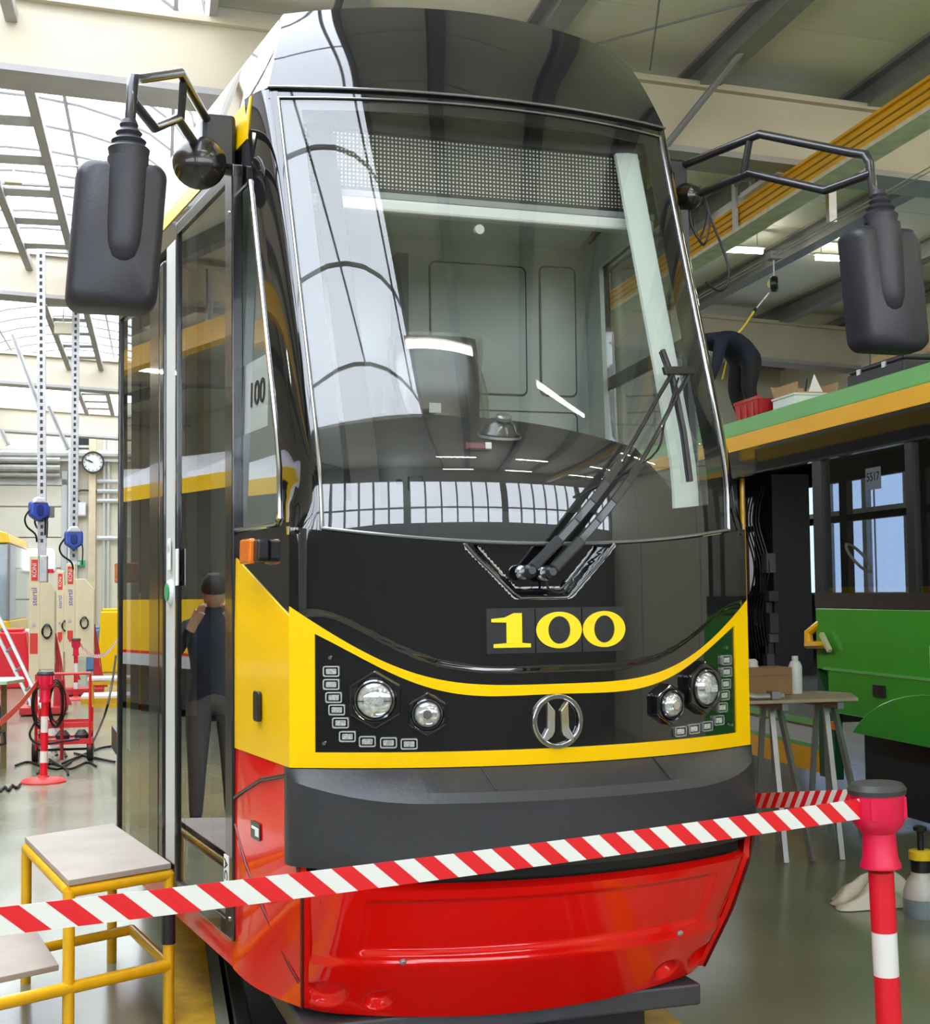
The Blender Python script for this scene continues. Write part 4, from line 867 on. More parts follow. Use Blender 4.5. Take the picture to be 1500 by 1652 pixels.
# --- mirrors on tube arms, left and right alike
TUBEM = mat('black_arm_tube', (.022, .02, .024), .3, var=.15, scale=30, coat=.5)
for sg in (-1, 1):
    e = empty('wing_mirror', parent=tram); e['label'] = 'black wing mirror on bent tube arms, %s side' % ('left' if sg < 0 else 'right')
    S = lambda x, y, z: (sg * x, y, z)
    up = [S(.955, .74, 3.335), S(1.102, .34, 3.357), S(1.262, -.02, 3.185), S(1.286, -.075, 3.162), S(1.290, -.095, 3.125), S(1.298, -.10, 3.0)]
    M().tube(up, .0165, 12).build('upper_arm_tube', TUBEM, e, smooth=True)
    M().tube([S(.955, .76, 3.19), S(1.101, .42, 3.228), S(1.21, .07, 3.067), S(1.288, -.10, 3.085)], .0158, 12).build('lower_arm_tube', TUBEM, e, smooth=True)
    M().tube([S(1.085, .385, 3.355), S(1.088, .45, 3.222)], .014, 10).build('arm_strut', TUBEM, e, smooth=True)
    M().box((min(sg * .86, sg * .98), .70, 3.16), (max(sg * .86, sg * .98), .80, 3.36)).build('arm_bracket', DPL, e, bevel=.015)
    M().lathe([(.022, .10), (.028, .085), (.024, .075), (.04, .06), (.034, .05), (.052, .035), (.046, .025), (.062, .01), (.058, -.01), (.058, -.02)], S(1.302, -.13, 2.915), (0, 0, 1), 24).build('rubber_boot', PLAS, e, smooth=True)
    c = np.array(S(1.335, -.10, 2.665))
    m = M()   # housing: rounded box, back bulging to the front of the tram
    prof = rrect(-.132, -.222, .132, .222, .045, 6)
    for dpt, scx in ((.075, .97), (.03, 1.0), (-.03, .99), (-.058, .93), (-.072, .80)):
        for (u, v) in prof: m.v.append((c[0] + u * scx - sg * v * .075, c[1] + dpt, c[2] + v * (1 - (1 - scx) * .6)))
    n = len(prof)
    for i in range(4):
        for j in range(n): q = (j + 1) % n; m.f.append((i * n + j, i * n + q, (i + 1) * n + q, (i + 1) * n + j))
    m.f.append(tuple(range(4 * n, 5 * n))); m.f.append(tuple(reversed(range(n))))
    m.build('mirror_housing', PLAS, e, smooth=True, angle=50)
    M().prism(rrect(-.11, -.2, .11, .2, .035), lambda u, v, d: (c[0] + u - sg * v * .075, c[1] + d, c[2] + v), .074, .078).build('mirror_glass', mat('mirror_silver', (.8, .82, .84), .02, 1.), e)
    m = M()
    hp_ = [(-.145, .04), (-.145, .050), (-.10, .056), (.0, .06), (.2, .062), (.235, .06)]
    tz = 2.915 - .02; cxm = sg * 1.305
    for (z_, r) in ((tz, .060), (tz - .05, .062), (tz - .2, .060), (tz - .26, .056), (tz - .30, .046), (tz - .318, .028), (tz - .322, .01)):
        for j in range(20):
            a = 2 * math.pi * j / 20; m.v.append((cxm + r * math.cos(a) + sg * (tz - z_) * .05, -.145 + r * .85 * math.sin(a), z_))
    for i in range(6):
        for j in range(20): q = (j + 1) % 20; m.f.append((i * 20 + j, i * 20 + q, (i + 1) * 20 + q, (i + 1) * 20 + j))
    m.f.append(tuple(range(20)))
    m.build('mirror_stem', PLAS, e, smooth=True, angle=60)
    # round auxiliary mirror bowl by the bracket
    kq = 1. if sg < 0 else .62; q = np.array(S(1.0, .64, 3.15)) if sg < 0 else np.array(S(.97, .7, 3.2)); M().lathe([(.02 * kq, -.07), (.06 * kq, -.058), (.088 * kq, -.025), (.096 * kq, .0), (.092 * kq, .01)], q, (-.15 * sg, 1, .1), 26).build('auxiliary_bowl', mat('brown_black_bowl', (.022, .016, .014), .25, var=.4, scale=6, coat=.5), e, smooth=True)
    M().tube([q + (0, -.02, .0), (sg * .95, .74, 3.28)], .02, 8).build('auxiliary_arm', DPL, e)
lc = empty('loose_cable', parent=tram); lc['label'] = 'loose black cable loops hanging by the right mirror arm'
for k, pts in enumerate(([(1130, 300), (1112, 345), (1128, 385), (1142, 340), (1128, 305)], [(1135, 305), (1120, 360), (1135, 395), (1145, 350), (1132, 310)], [(1128, 310), (1145, 350), (1172, 420), (1174, 455), (1160, 470), (1138, 455)])):
    M().tube(spline([PY(px, py, .72) for px, py in pts]), .005, 6).build('cable_loop', DPL, lc, smooth=True)
# things lying on the dashboard
p = np.array(PD(805, 703)); dm = empty('dome_camera', p); tag(dm, 'black dome camera standing on the tram dashboard behind the windscreen', 'camera')
M().lathe([(.075, 0), (.075, .012), (.066, .022), (.055, .045), (.035, .062), (.001, .066)], (0, 0, 0), (0, -.25, .97), 24).build('dome', mat('dome_black', (.03, .03, .032), .25, var=.1, coat=.5), dm, smooth=True)
M().lathe([(.028, .0), (.028, .012), (.02, .018)], (0, -.045, .055), (0, -.5, .86), 18).build('lens', mat('lens_grey', (.25, .26, .27), .2, .5), dm, smooth=True)
M().lathe([(.078, -.002), (.078, .006)], (0, 0, 0), (0, -.25, .97), 24).build('base_ring', ALU, dm)
p = np.array(PD(768, 727)); rd = empty('red_device', p); tag(rd, 'small dark red box with white end on the tram dashboard', 'box')
M().cbox((0, 0, .014), (.095, .03, .026)).build('device_body', mat('dark_red_case', (.14, .01, .015), .3, var=.2), rd, bevel=.006); M().cbox((.034, -.001, .016), (.024, .031, .024)).build('device_end', WHITE, rd, bevel=.004)
# ================================================================== NEAR THINGS
WOOD = mat('worn_plywood_board', (.43, .37, .31), .65, var=.0, scale=3.5, col2=(.37, .31, .26), detail=8)
WEDGE = mat('plywood_edge', (.26, .20, .16), .7, var=.3, scale=30)
YFR = mat('yellow_tube_paint', (.85, .46, .005), .3, var=.12, scale=9, coat=.2)
A, B, Cc, D = PZ(40, 1350, .6), PZ(110, 1420, .6), PZ(276, 1392, .6), PZ(182, 1328, .6)
sp = empty('step_platform', ((B[0] + Cc[0]) / 2, (B[1] + Cc[1]) / 2, 0)); tag(sp, 'yellow tube step platform with worn plywood treads beside the tram door', 'step platform')
o_ = np.array([(B[0] + Cc[0]) / 2, (B[1] + Cc[1]) / 2, 0])
def loc(p): return np.asarray(p, float) - o_
def board(P, th, nm):
    m = M(); n = len(P); up = [loc(p) for p in P]; dn = [p - (0, 0, th) for p in up]; m.add(up + dn, [(0, 1, 2, 3)[::-1], (4, 5, 6, 7)] + [(i, (i + 1) % 4, (i + 1) % 4 + 4, i + 4) for i in range(4)]); return m.build(nm, WOOD, sp, bevel=.003)
board([A, B, Cc, D], .022, 'upper_tread')
def ins(p, k=.03): c = (A + B + Cc + D) / 4; return p + (c - p) * k
def at_z(p, z): return np.array([p[0], p[1], z])
q = [ins(p) for p in (A, B, Cc, D)]
for i in range(4): M().tube([loc(at_z(q[i], .555)), loc(at_z(q[(i + 1) % 4], .555))], .021, 12).build('frame_tube', YFR, sp, smooth=True)
for i in range(4): M().tube([loc(at_z(q[i], .0)), loc(at_z(q[i], .56))], .021, 12).build('post', YFR, sp, smooth=True)
lr = PZ(262, 1542, .22); ll = PZ(-60, 1614, .22); dv = (A - B) * .62; wv = (ll - lr)
M().tube([loc(at_z(q[2], .22)), loc(at_z(q[2], .22)) + wv * 1.05], .023, 12).build('lower_frame_tube', YFR, sp, smooth=True)
M().tube([loc(at_z(q[2], .22)) + wv * 1.05 + at_z(dv, 0), loc(at_z(q[2], .22)) + at_z(dv, 0)], .021, 12).build('lower_frame_tube', YFR, sp, smooth=True)
for s_ in (0, 1.05): M().tube([loc(at_z(q[2], .22)) + wv * s_, loc(at_z(q[2], .22)) + wv * s_ + at_z(dv, 0)], .021, 12).build('lower_frame_tube', YFR, sp, smooth=True)
pL = loc(at_z(q[2], 0)) + wv * 1.05
for dd in (0, 1): M().tube([pL + at_z(dv, 0) * dd, pL + at_z(dv, 0) * dd + (0, 0, .22)], .021, 12).build('post', YFR, sp, smooth=True)
r0 = PZ(95, 1556, .262); r1 = PZ(52, 1491, .262); u_ = wv / np.linalg.norm(wv); board([r1, r0, r0 + at_z(u_, 0) * .42, r1 + at_z(u_, 0) * .42], .022, 'lower_tread')
M().tube([loc(at_z(q[2], .30)), loc(at_z(q[2], .42))], .026, 12).build('rubber_sleeve', DPL, sp)
# barrier posts and tapes
TR = mat('barrier_red', (.80, .012, .03), .35, var=.05, scale=20); TR2 = mat('barrier_head_red', (.80, .01, .07), .4, var=.05, scale=20); TW = mat('barrier_white', (.86, .86, .85), .4, var=.03, scale=20); CAPM = mat('barrier_cap_grey', (.05, .052, .055), .45, var=.1)
def stripes(name, period, k, a, b_, ph=0.):
    m = bpy.data.materials.new(name); m.use_nodes = True; nt = m.node_tree; bs = nt.nodes['Principled BSDF']; bs.inputs['Roughness'].default_value = .45; N = nt.nodes.new
    tc = N('ShaderNodeTexCoord'); sx = N('ShaderNodeSeparateXYZ'); nt.links.new(tc.outputs['Object'], sx.inputs[0])
    m1 = N('ShaderNodeMath'); m1.operation = 'MULTIPLY_ADD'; m1.inputs[1].default_value = k; nt.links.new(sx.outputs[2], m1.inputs[0]); nt.links.new(sx.outputs[0], m1.inputs[2])
    m2 = N('ShaderNodeMath'); m2.operation = 'MULTIPLY_ADD'; m2.inputs[1].default_value = 1 / period; m2.inputs[2].default_value = 50 + ph; nt.links.new(m1.outputs[0], m2.inputs[0])
    m3 = N('ShaderNodeMath'); m3.operation = 'FRACT'; nt.links.new(m2.outputs[0], m3.inputs[0]); m4 = N('ShaderNodeMath'); m4.operation = 'GREATER_THAN'; m4.inputs[1].default_value = .5; nt.links.new(m3.outputs[0], m4.inputs[0])
    mx = N('ShaderNodeMix'); mx.data_type = 'RGBA'; nt.links.new(m4.outputs[0], mx.inputs[0]); mx.inputs[6].default_value = (*a, 1); mx.inputs[7].default_value = (*b_, 1); nt.links.new(mx.outputs[2], bs.inputs['Base Color']); return m
RS = (.80, .012, .02); WSx = (.86, .86, .84)
def tape(a, b, wd, sag, m_, lab):
    a = np.asarray(a, float); b = np.asarray(b, float); L_ = float(np.linalg.norm(b[:2] - a[:2])); ang = math.atan2(b[1] - a[1], b[0] - a[0]); dz = b[2] - a[2]
    # stripes are read from the local frame: x along the run, z across it; the run's own fall is put into the object's tilt
    m = M(); n = 40
    m.sheet(lambda u, v, d: (u * L_, d, v * wd - sag * 4 * u * (1 - u)), lin(0, 1, n), [-.5, .5], .0015)
    o = m.build('barrier_tape', m_); o.matrix_world = Matrix.Translation(a) @ Matrix.Rotation(ang, 4, 'Z') @ Matrix.Rotation(-math.atan2(dz, L_), 4, 'Y'); tag(o, lab, 'barrier tape'); return o
def bpost(p, lab, sc=1., lean=0., H=.9, bands=(.045, .17, .27, .43, .57, .70)):
    e = empty('barrier_post', p); tag(e, lab, 'barrier post'); s = H / .9
    M().lathe([(.19, 0), (.19, .012), (.17, .03), (.05, .045), (.045, .06)], n=32).build('base', mat('barrier_base_red', (.75, .06, .05), .5, var=.1), e, smooth=True)
    zs_ = [b * s if i else b for i, b in enumerate(bands)]
    for i in range(5): M().lathe([(.032 * sc, zs_[i]), (.032 * sc, zs_[i + 1])], n=20).build('tube_band', TR if i % 2 == 0 else TW, e, smooth=True)
    z = .70 * s
    M().lathe([(.052 * sc, z - .01), (.052 * sc, z), (.045 * sc, z + .02), (.041 * sc, z + .10)], n=24).build('collar', TR2, e, smooth=True)
    M().lathe([(.042 * sc, z + .10), (.058 * sc, z + .12), (.066 * sc, z + .14), (.07 * sc, z + .225)], n=24).build('reel_head', TR2, e, smooth=True)
    M().lathe([(.073 * sc, z + .225), (.075 * sc, z + .24), (.064 * sc, z + .258), (.02, z + .262)], n=24).build('cap', CAPM, e, smooth=True)
    for k in range(4): M().cbox((.062 * sc * math.cos(k * math.pi / 2 + .78), .062 * sc * math.sin(k * math.pi / 2 + .78), z + .182), (.022, .022, .07)).build('tape_slot', TR2 if k else CAPM, e, bevel=.003)
    e.rotation_euler = (0, lean, .0); return e
def atZc(px, py, Z): return CAM + ray(px, py) * Z
hd = atZc(1413, 1290, 4.4)
lean_dir = R_(-1.6)
npz = float(hd[2]) + .05
post = bpost((float(hd[0]) + .03, float(hd[1]), 0), 'red and white barrier post with dark cap at the right edge, nearest the viewer', lean=lean_dir, H=npz - .05, sc=1.25, bands=(.045, .10, .20, .355, .49, .675))
T1a = atZc(1392, 1304, 4.36); T1b = atZc(-60, 1484, 3.06)
T1b = T1b + (T1b - T1a) / np.linalg.norm(T1b - T1a) * .826
bpost((float(T1b[0]) - .05, float(T1b[1]), 0), 'red and white barrier post left of the picture, holding the front tape', H=.95, sc=1.25)
tape(T1b, T1a, .064, .018, stripes('tape_print', .118, 1.15, RS, WSx, .3), 'red and white striped barrier tape stretched across the front of the tram')
T2a = atZc(1375, 1287, 4.45); T2b = atZc(1215, 1292, 5.25); T2c = T2b + (T2b - T2a) * 1.4
tape(T2c, T2a, .055, .0, stripes('tape_print_back', .085, -1.15, RS, WSx), 'short striped barrier tape running back along the tram from the right post')
pl = PZ(70, 1262); bpost(pl, 'red and white barrier post in front of the red cart on the left', lean=.012)
pf = PZ(122, 1129); bpost(pf, 'far red and white barrier post behind the red cart, by the second lift column')
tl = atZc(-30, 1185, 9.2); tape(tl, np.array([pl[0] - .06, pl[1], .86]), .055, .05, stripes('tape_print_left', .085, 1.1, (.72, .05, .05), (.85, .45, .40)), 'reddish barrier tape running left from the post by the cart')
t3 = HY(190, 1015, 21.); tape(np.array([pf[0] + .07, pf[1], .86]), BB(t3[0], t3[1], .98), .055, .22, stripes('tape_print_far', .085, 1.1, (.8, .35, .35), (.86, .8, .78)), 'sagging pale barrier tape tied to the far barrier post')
# rag and pressure sprayer on the right floor
rp_ = PZ(1412, 1455)
m = M()
def rag(u, v):
    a = u * 2 * math.pi; r = v; h = .115 * (1 - v ** 1.8) * (1 + .35 * math.sin(3 * a + 1) + .2 * math.sin(5 * a)) * (1 if v > .02 else 1)
    R0 = .235 * (1 + .18 * math.sin(2 * a + .6) + .10 * math.sin(5 * a + 2) + .06 * math.sin(9 * a)); return (R0 * r * math.cos(a) * 1.05, R0 * r * math.sin(a) * .8, .004 + max(0, h) + .012 * math.sin(14 * v + 4 * a) * (v < .95) * v)
m.grid(rag, lin(0, 1, 61), lin(.0, 1, 14)); rg = m.build('cleaning_rag', mat('white_cotton_rag', (.80, .77, .66), .9, var=.1, scale=20, bump=.4), smooth=True, fix=True, angle=80); rg.location = Vector(rp_); tag(rg, 'crumpled white cotton rag lying on the floor behind the right barrier post', 'rag')
spz = PZ(1488, 1478); e = empty('pressure_sprayer', spz); tag(e, 'white pump sprayer bottle with yellow collar on the floor at right', 'sprayer')
TRB = mat('milky_bottle', (.62, .63, .58), .3, var=.1, scale=12); TRB2 = mat('blue_grey_liquid', (.25, .31, .35), .3, var=.1)
M().lathe([(.085, 0), (.09, .02), (.09, .09)], n=24).build('liquid_part', TRB2, e, smooth=True); M().lathe([(.09, .09), (.088, .12), (.07, .17), (.05, .20), (.05, .215)], n=24).build('bottle', TRB, e, smooth=True)
M().lathe([(.05, .215), (.052, .27), (.045, .275)], n=20).build('neck', DPL, e, smooth=True); M().lathe([(.058, .275), (.058, .315), (.05, .32)], n=20).build('collar', mat('sprayer_yellow', (.9, .62, .02), .4, var=.05), e, smooth=True)
M().lathe([(.016, .32), (.016, .40), (.02, .41), (.033, .415), (.033, .43), (.02, .437)], n=16).build('pump_handle', DPL, e, smooth=True); M().tube([(.04, -.02, .29), (.09, -.04, .27), (.11, -.05, .2), (.1, -.05, .1)], .012, 8).build('nozzle_hose', DPL, e, smooth=True)
# trestle table beside the green tram
zt_ = .95
tc_ = [PZ(1195, 1125, zt_), PZ(1405, 1122, zt_)]
tb = empty('trestle_table', mw=HB(float(toB(tc_[0])[0]), float(toB(tc_[0])[1]))); tag(tb, 'trestle table with a thin wooden top standing beside the green tram', 'table')
Ltb = float(toB(tc_[1])[0] - toB(tc_[0])[0])
M().add([(-.5, -.28, zt_ - .02), (Ltb - .16, -.28, zt_ - .02), (Ltb, .1, zt_ - .02), (Ltb - .1, .32, zt_ - .02), (-.5, .32, zt_ - .02), (-.5, -.28, zt_), (Ltb - .16, -.28, zt_), (Ltb, .1, zt_), (Ltb - .1, .32, zt_), (-.5, .32, zt_)], [(0, 4, 3, 2, 1), (5, 6, 7, 8, 9)] + [(i, (i + 1) % 5, (i + 1) % 5 + 5, i + 5) for i in range(5)]).build('table_top', mat('pale_wood_top', (.50, .40, .28), .6, var=.2, scale=5), tb, bevel=.003)
GS = mat('grey_trestle_steel', (.36, .36, .35), .4, .5, var=.15)
for x in (-.25, .17, Ltb - .26):
    if x == -.25: continue
    for sy in (-1, 1): M().bar((x, sy * .05, zt_ - .03), (x + .03 * sy, sy * .27, 0), .03, .03).build('trestle_leg', GS, tb); M().bar((x + .05, sy * .05, zt_ - .03), (x + .16 + .02 * sy, sy * .27, 0), .03, .03).build('trestle_leg', GS, tb)
    M().bar((x, -.25, zt_ - .045), (x, .28, zt_ - .045), .04, .04).build('trestle_bar', GS, tb)
bx_ = HZ(1236, 1120, zt_); e = empty('brown_carton', mw=HB(float(bx_[0]), float(bx_[1]), 0, zt_)); tag(e, 'small brown carton standing on the trestle table', 'carton')
M().box((-.3, -.1, 0.002), (.13, .1, .17)).build('carton_body', mat('brown_card', (.36, .2, .09), .7, var=.1, scale=6), e, bevel=.004); M().box((-.3, -.104, .12), (.13, -.1, .125)).build('carton_seam', WEDGE, e)
e = empty('white_bottle', mw=HB(float(bx_[0]) + .19, float(bx_[1]) - .02, 0, zt_)); tag(e, 'tall white bottle beside the brown carton on trestle table', 'bottle')
M().lathe([(.04, .002), (.042, .17), (.03, .2), (.018, .205)], n=18).build('bottle_body', TW, e, smooth=True); M().lathe([(.02, .205), (.02, .235)], n=14).build('bottle_cap', WHITE, e)
cb = HZ(1245, 1128, zt_); e = empty('pipe_clamp', mw=HB(float(cb[0]), float(cb[1]) - .0, 0, zt_)); tag(e, 'grey bent pipe with clamp lying on the edge of trestle table', 'pipe')
M().tube([(-.45, .05, .05), (-.25, .02, .045), (-.12, -.03, .02), (.06, -.03, .02)], .018, 10).build('pipe', STEEL, e, smooth=True); M().box((-.03, -.07, .001), (.03, .02, .05)).build('clamp_body', GS, e, bevel=.006)
e = empty('white_cap', mw=HB(float(bx_[0]) - .09, float(bx_[1]), 0, zt_ + .171)); tag(e, 'small white round cap on the brown carton', 'cup'); M().lathe([(.035, 0), (.035, .035), (.02, .05)], n=16).build('cap_body', TW, e, smooth=True); M().lathe([(.04, 0), (.04, .008)], n=16).build('cap_rim', WHITE, e)  # plain round white cap lying on the carton
# ================================================================== GREEN TRAM
GX = 4.72
GRN = mat('green_gloss_paint', (.05, .40, .04), .18, var=.06, scale=3, coat=.4); GRN2 = mat('bright_green_paint', (.17, .52, .13), .3, var=.05, scale=3, coat=.3); DGRN = mat('dark_green_paint', (.012, .09, .03), .3, var=.1, scale=3)
GY = mat('amber_yellow_paint', (1., .50, .0), .25, var=.04, scale=3, coat=.3); GGL = glass('green_tram_glass', (.45, .48, .5), .12)
gt = empty('green_tram', mw=HB(GX, 0)); tag(gt, 'green and yellow tram standing open on the next track at right', 'tram')
def gp(nm, lo, hi, m_, bev=0.): return M().box(lo, hi).build(nm, m_, gt, bevel=bev)
YN, YF = 3.6, 15.5; DO0, DO1 = 9.27, 10.75     # door opening
gp('roof_edge', (0, YN, 2.89), (.12, YF, 3.02), GRN2, .01); gp('cantrail_stripe', (-.006, YN, 2.765), (.1, YF, 2.89), GY)
gp('roof_deck', (.1, YN, 2.95), (2.35, YF, 3.0), GRN2); gp('side_header', (0, YN, 2.56), (.06, YF, 2.765), BLACKG); gp('side_header_trim', (-.008, YN, 2.545), (.05, YF, 2.56), DCHR)
gp('door_pillar', (0, DO0 - .14, 1.46), (.07, DO0, 2.56), DPL); gp('far_side_wall', (0, DO1, .55), (.06, YF, 2.56), BLACKG)
for y0_, y1_ in ((7.98, DO0 - .14), (5.9, 7.9), (3.75, 5.8)):
    M().add([(.02, y0_, 1.56), (.02, y1_, 1.56), (.02, y1_, 2.56), (.02, y0_, 2.56)], [(0, 1, 2, 3)]).build('side_window', GGL, gt, fix=False)
    gp('window_post', (0, y0_ - .09, 1.46), (.05, y0_, 2.56), DPL)
gp('window_sill', (-.004, YN, 1.46), (.06, DO0, 1.57), mat('dark_brown_sill', (.03, .022, .018), .4, var=.2)); gp('green_side', (-.006, YN, 1.02), (.06, DO0 - .01, 1.46), GRN, .004)
gp('green_flap', (-.03, YN, .72), (.03, DO0 - .22, 1.03), GRN, .008); gp('green_flap_upper_lip', (-.035, YN, 1.02), (.0, DO0 - .15, 1.035), GRN2)
M().prism([(DO0 - .25, .24), (DO0 - .01, .24), (DO0 - .01, 1.02), (DO0 - .25, .72)], lambda u, v, d: (d, u, v), -.004, .06).build('sill_corner', DGRN, gt)
ar = [(7.6 + 1.25 * math.cos(a), .28 + .66 * math.sin(a)) for a in lin(R_(30), R_(150), 15)]
M().prism(ar[::-1], lambda u, v, d: (d, u, v), -.05, -.031).build('wheel_arch_cover', GRN, gt, bevel=.004)
gp('dark_underframe', (.08, YN, .1), (.6, 8.75, .75), mat('black_underframe', (.012, .012, .013), .6, var=.2)); gp('flap_latch', (-.045, 8.25, .88), (-.03, 8.4, .96), DPL, .004); gp('side_lamp', (-.04, 8.93, .60), (-.006, 9.03, .66), ORANGE, .004); gp('masking_tape', (-.035, 7.66, 1.0), (-.03, 7.70, 1.24), mat('masking_tape_yellow', (.75, .68, .35), .7, var=.1))
# doorway: poles, equipment column, step, opposite windows
gp('floor_slab', (.05, YN, .78), (2.3, YF, .86), mat('grey_tram_floor', (.16, .165, .165), .5, var=.2)); gp('door_step', (0.02, DO0, .62), (.5, DO1, .78), mat('step_grey', (.22, .24, .23), .5, var=.2))
gp('threshold', (-.02, DO0 - .0, .60), (.1, DO1 + 1.2, .64), GRN2); gp('lower_grey_band', (.0, DO0, .46), (.06, 12.5, .60), LGREY); gp('lower_green_line', (-.004, DO0, .43), (.06, 12.5, .46), GRN2); gp('lower_yellow_band', (-.002, DO0, .26), (.06, 12.5, .43), GY)
p_ = HX(1197, 780, GX + .12); M().tube([(.12, float(p_[1]) - .0, .86), (.12, float(p_[1]), 2.55)], .022, 10).build('yellow_grab_pole', GY, gt, smooth=True)
p_ = HX(1300, 1015, GX - .05); M().tube([(.05, float(p_[1]) - .15, 1.40), (-.03, float(p_[1]), 1.28), (-.04, float(p_[1]) - .02, 1.19), (-.04, float(p_[1]) - .28, 1.20)], .028, 10).build('yellow_handle', GY, gt, smooth=True); M().bar((-.05, float(p_[1]) - .24, 1.28), (-.05, float(p_[1]) - .36, 1.16), .03, .03).build('handle_grip', mat('pale_grip', (.7, .66, .4), .6, var=.1), gt)
p_ = HX(1240, 850, GX + .5)
ec = empty('equipment_column', parent=gt)
M().box((.45, float(p_[1]) - .18, .86), (.8, float(p_[1]) + .2, 2.6)).build('column_body', mat('black_equipment', (.014, .014, .016), .45, var=.3, scale=30), ec)
for k in range(14):
    zc = .95 + rng.random() * 1.5; yc = float(p_[1]) - .18 + rng.random() * .3; M().cbox((.43, yc, zc), (.06 + .05 * rng.random(), .05 + .1 * rng.random(), .05 + .15 * rng.random())).build('relay_unit', (DPL, mat('grey_unit', (.12, .12, .125), .4, var=.3), UF)[k % 3], ec, bevel=.004)
for k in range(6):
    y_ = float(p_[1]) - .15 + .06 * k; M().tube(spline([(.40, y_, 2.5), (.36, y_ + .05, 2.2), (.41, y_ - .03, 1.8), (.37, y_ + .04, 1.4), (.4, y_, 1.0)]), .008, 6).build('wire_bundle', DPL, ec, smooth=True)
gp('far_wall_low', (2.25, YN, .86), (2.31, YF, 1.55), mat('grey_inner_wall', (.2, .205, .21), .5, var=.1)); gp('far_wall_top', (2.25, YN, 2.72), (2.31, YF, 3.0), DPL); gp('far_wall_transom', (2.24, YN, 2.3), (2.31, YF, 2.37), DPL)
for y_ in (3.7, 5.3, 6.9, 8.4, 9.9, 11.1, 11.5, 13.0, 14.5): gp('far_wall_post', (2.24, y_ - .08, 1.55), (2.31, y_ + .08, 2.72), DPL)
gp('end_wall', (.05, YF, .3), (2.31, YF + .06, 3.0), DPL)
for (x_, y_) in ((.9, 8.5), (1.2, 8.0)): M().tube([(x_, y_, .86), (x_, y_, 2.7)], .02, 10).build('inner_grab_pole', mat('inner_pole', (.35, .33, .2), .4, .3), gt, smooth=True)
n5 = HX(1408, 772, GX + .03); ns = empty('paper_notice', parent=gt)
M().box((.03, float(n5[1]) - .10, float(n5[2]) - .075), (.034, float(n5[1]) + .10, float(n5[2]) + .075)).build('notice_sheet', PAPER, ns); text('notice_digits', '5517', .085, INK, ns, lambda u, v, d: (.0295 - d, float(n5[1]) - u, float(n5[2]) + v + .01), .001)
sw = HX(1385, 900, GX + .7); M().lathe([(.14, -.012), (.155, 0), (.14, .012), (.125, 0), (.14, -.012)], (.7, float(sw[1]), float(sw[2])), (.5, -.6, .6), 28, cap=False).build('hand_wheel', mat('pale_wheel', (.55, .55, .5), .4, var=.1), gt, smooth=True)
# things on the green tram's roof
RZ = 3.02
def onroof(nm, px, py, xb, lab, cat): q = HX(px, py, xb); e = empty(nm, mw=HB(float(q[0]), float(q[1]), 0, RZ)); tag(e, lab, cat); return e
e = onroof('red_crate', 1232, 668, GX + .28, 'open red plastic crate on the roof of the green tram', 'crate')
RC = mat('red_crate_plastic', (.55, .015, .02), .4, var=.1)
M().box((-.14, -.2, -.018), (.14, .2, 0)).build('crate_base', RC, e)
for s_ in (-1, 1): M().hexa([(-.14, s_ * .2 - .01, 0), (.14, s_ * .2 - .01, 0), (.14, s_ * .2 + .01, 0), (-.14, s_ * .2 + .01, 0), (-.15, s_ * .23 - .01, .17), (.15, s_ * .23 - .01, .17), (.15, s_ * .23 + .01, .17), (-.15, s_ * .23 + .01, .17)]).build('crate_side', RC, e); M().hexa([(s_ * .14 - .01, -.2, 0), (s_ * .14 + .01, -.2, 0), (s_ * .14 + .01, .2, 0), (s_ * .14 - .01, .2, 0), (s_ * .155 - .01, -.23, .17), (s_ * .155 + .01, -.23, .17), (s_ * .155 + .01, .23, .17), (s_ * .155 - .01, .23, .17)]).build('crate_side', RC, e)
for k in range(3): M().box((-.165, -.15 + .13 * k, .0), (-.15, -.11 + .13 * k, .15)).build('crate_rib', RC, e)
M().box((-.17, -.24, .165), (-.14, .24, .19)).build('crate_rim', RC, e)
e = onroof('white_box', 1300, 636, GX + .42, 'flat white box under the cardboard tray on the green tram roof', 'box'); M().box((-.2, -.2, -.018), (.2, .2, .14)).build('box_body', TW, e, bevel=.005); M().box((-.21, -.21, .13), (.21, .21, .15)).build('box_lid', WHITE, e, bevel=.005)
wbz = RZ + .15
e = onroof('cardboard_tray', 1300, 636, GX + .42, 'torn open cardboard box resting on the flat white box', 'cardboard box'); CARD = mat('corrugated_card', (.48, .31, .15), .75, var=.12, scale=10)
M().box((-.17, -.2, .152), (.17, .2, .16)).build('tray_base', CARD, e); M().box((-.18, -.2, .16), (-.17, .2, .24)).build('tray_side', CARD, e); M().box((.17, -.2, .16), (.18, .2, .24)).build('tray_side', CARD, e); M().hexa([(-.18, .2, .16), (.18, .2, .16), (.18, .21, .16), (-.18, .21, .16), (-.18, .27, .26), (.18, .27, .26), (.18, .28, .26), (-.18, .28, .26)]).build('tray_flap', CARD, e)
M().add([(-.05, -.14, .16), (.08, -.14, .16), (.0, -.06, .16), (.02, -.11, .32)], [(0, 1, 2), (0, 3, 1), (1, 3, 2), (2, 3, 0)]).build('paper_cone', PAPER, e); M().tube([(.0, .02, .16), (.02, .03, .3)], .012, 8).build('marker', DPL, e)
e = onroof('black_case', 1435, 600, GX + .35, 'black tool case lying on the green tram roof at right', 'case'); M().box((-.14, -.42, -.018), (.2, .36, .14)).build('case_body', mat('black_case_plastic', (.02, .02, .022), .5, var=.2), e, bevel=.015); M().box((-.13, -.41, .14), (.19, .35, .18)).build('case_lid', DPL, e, bevel=.015)
for s_ in (-.2, .15): M().box((-.15, s_, .12), (-.138, s_ + .05, .16)).build('latch', ALU, e)
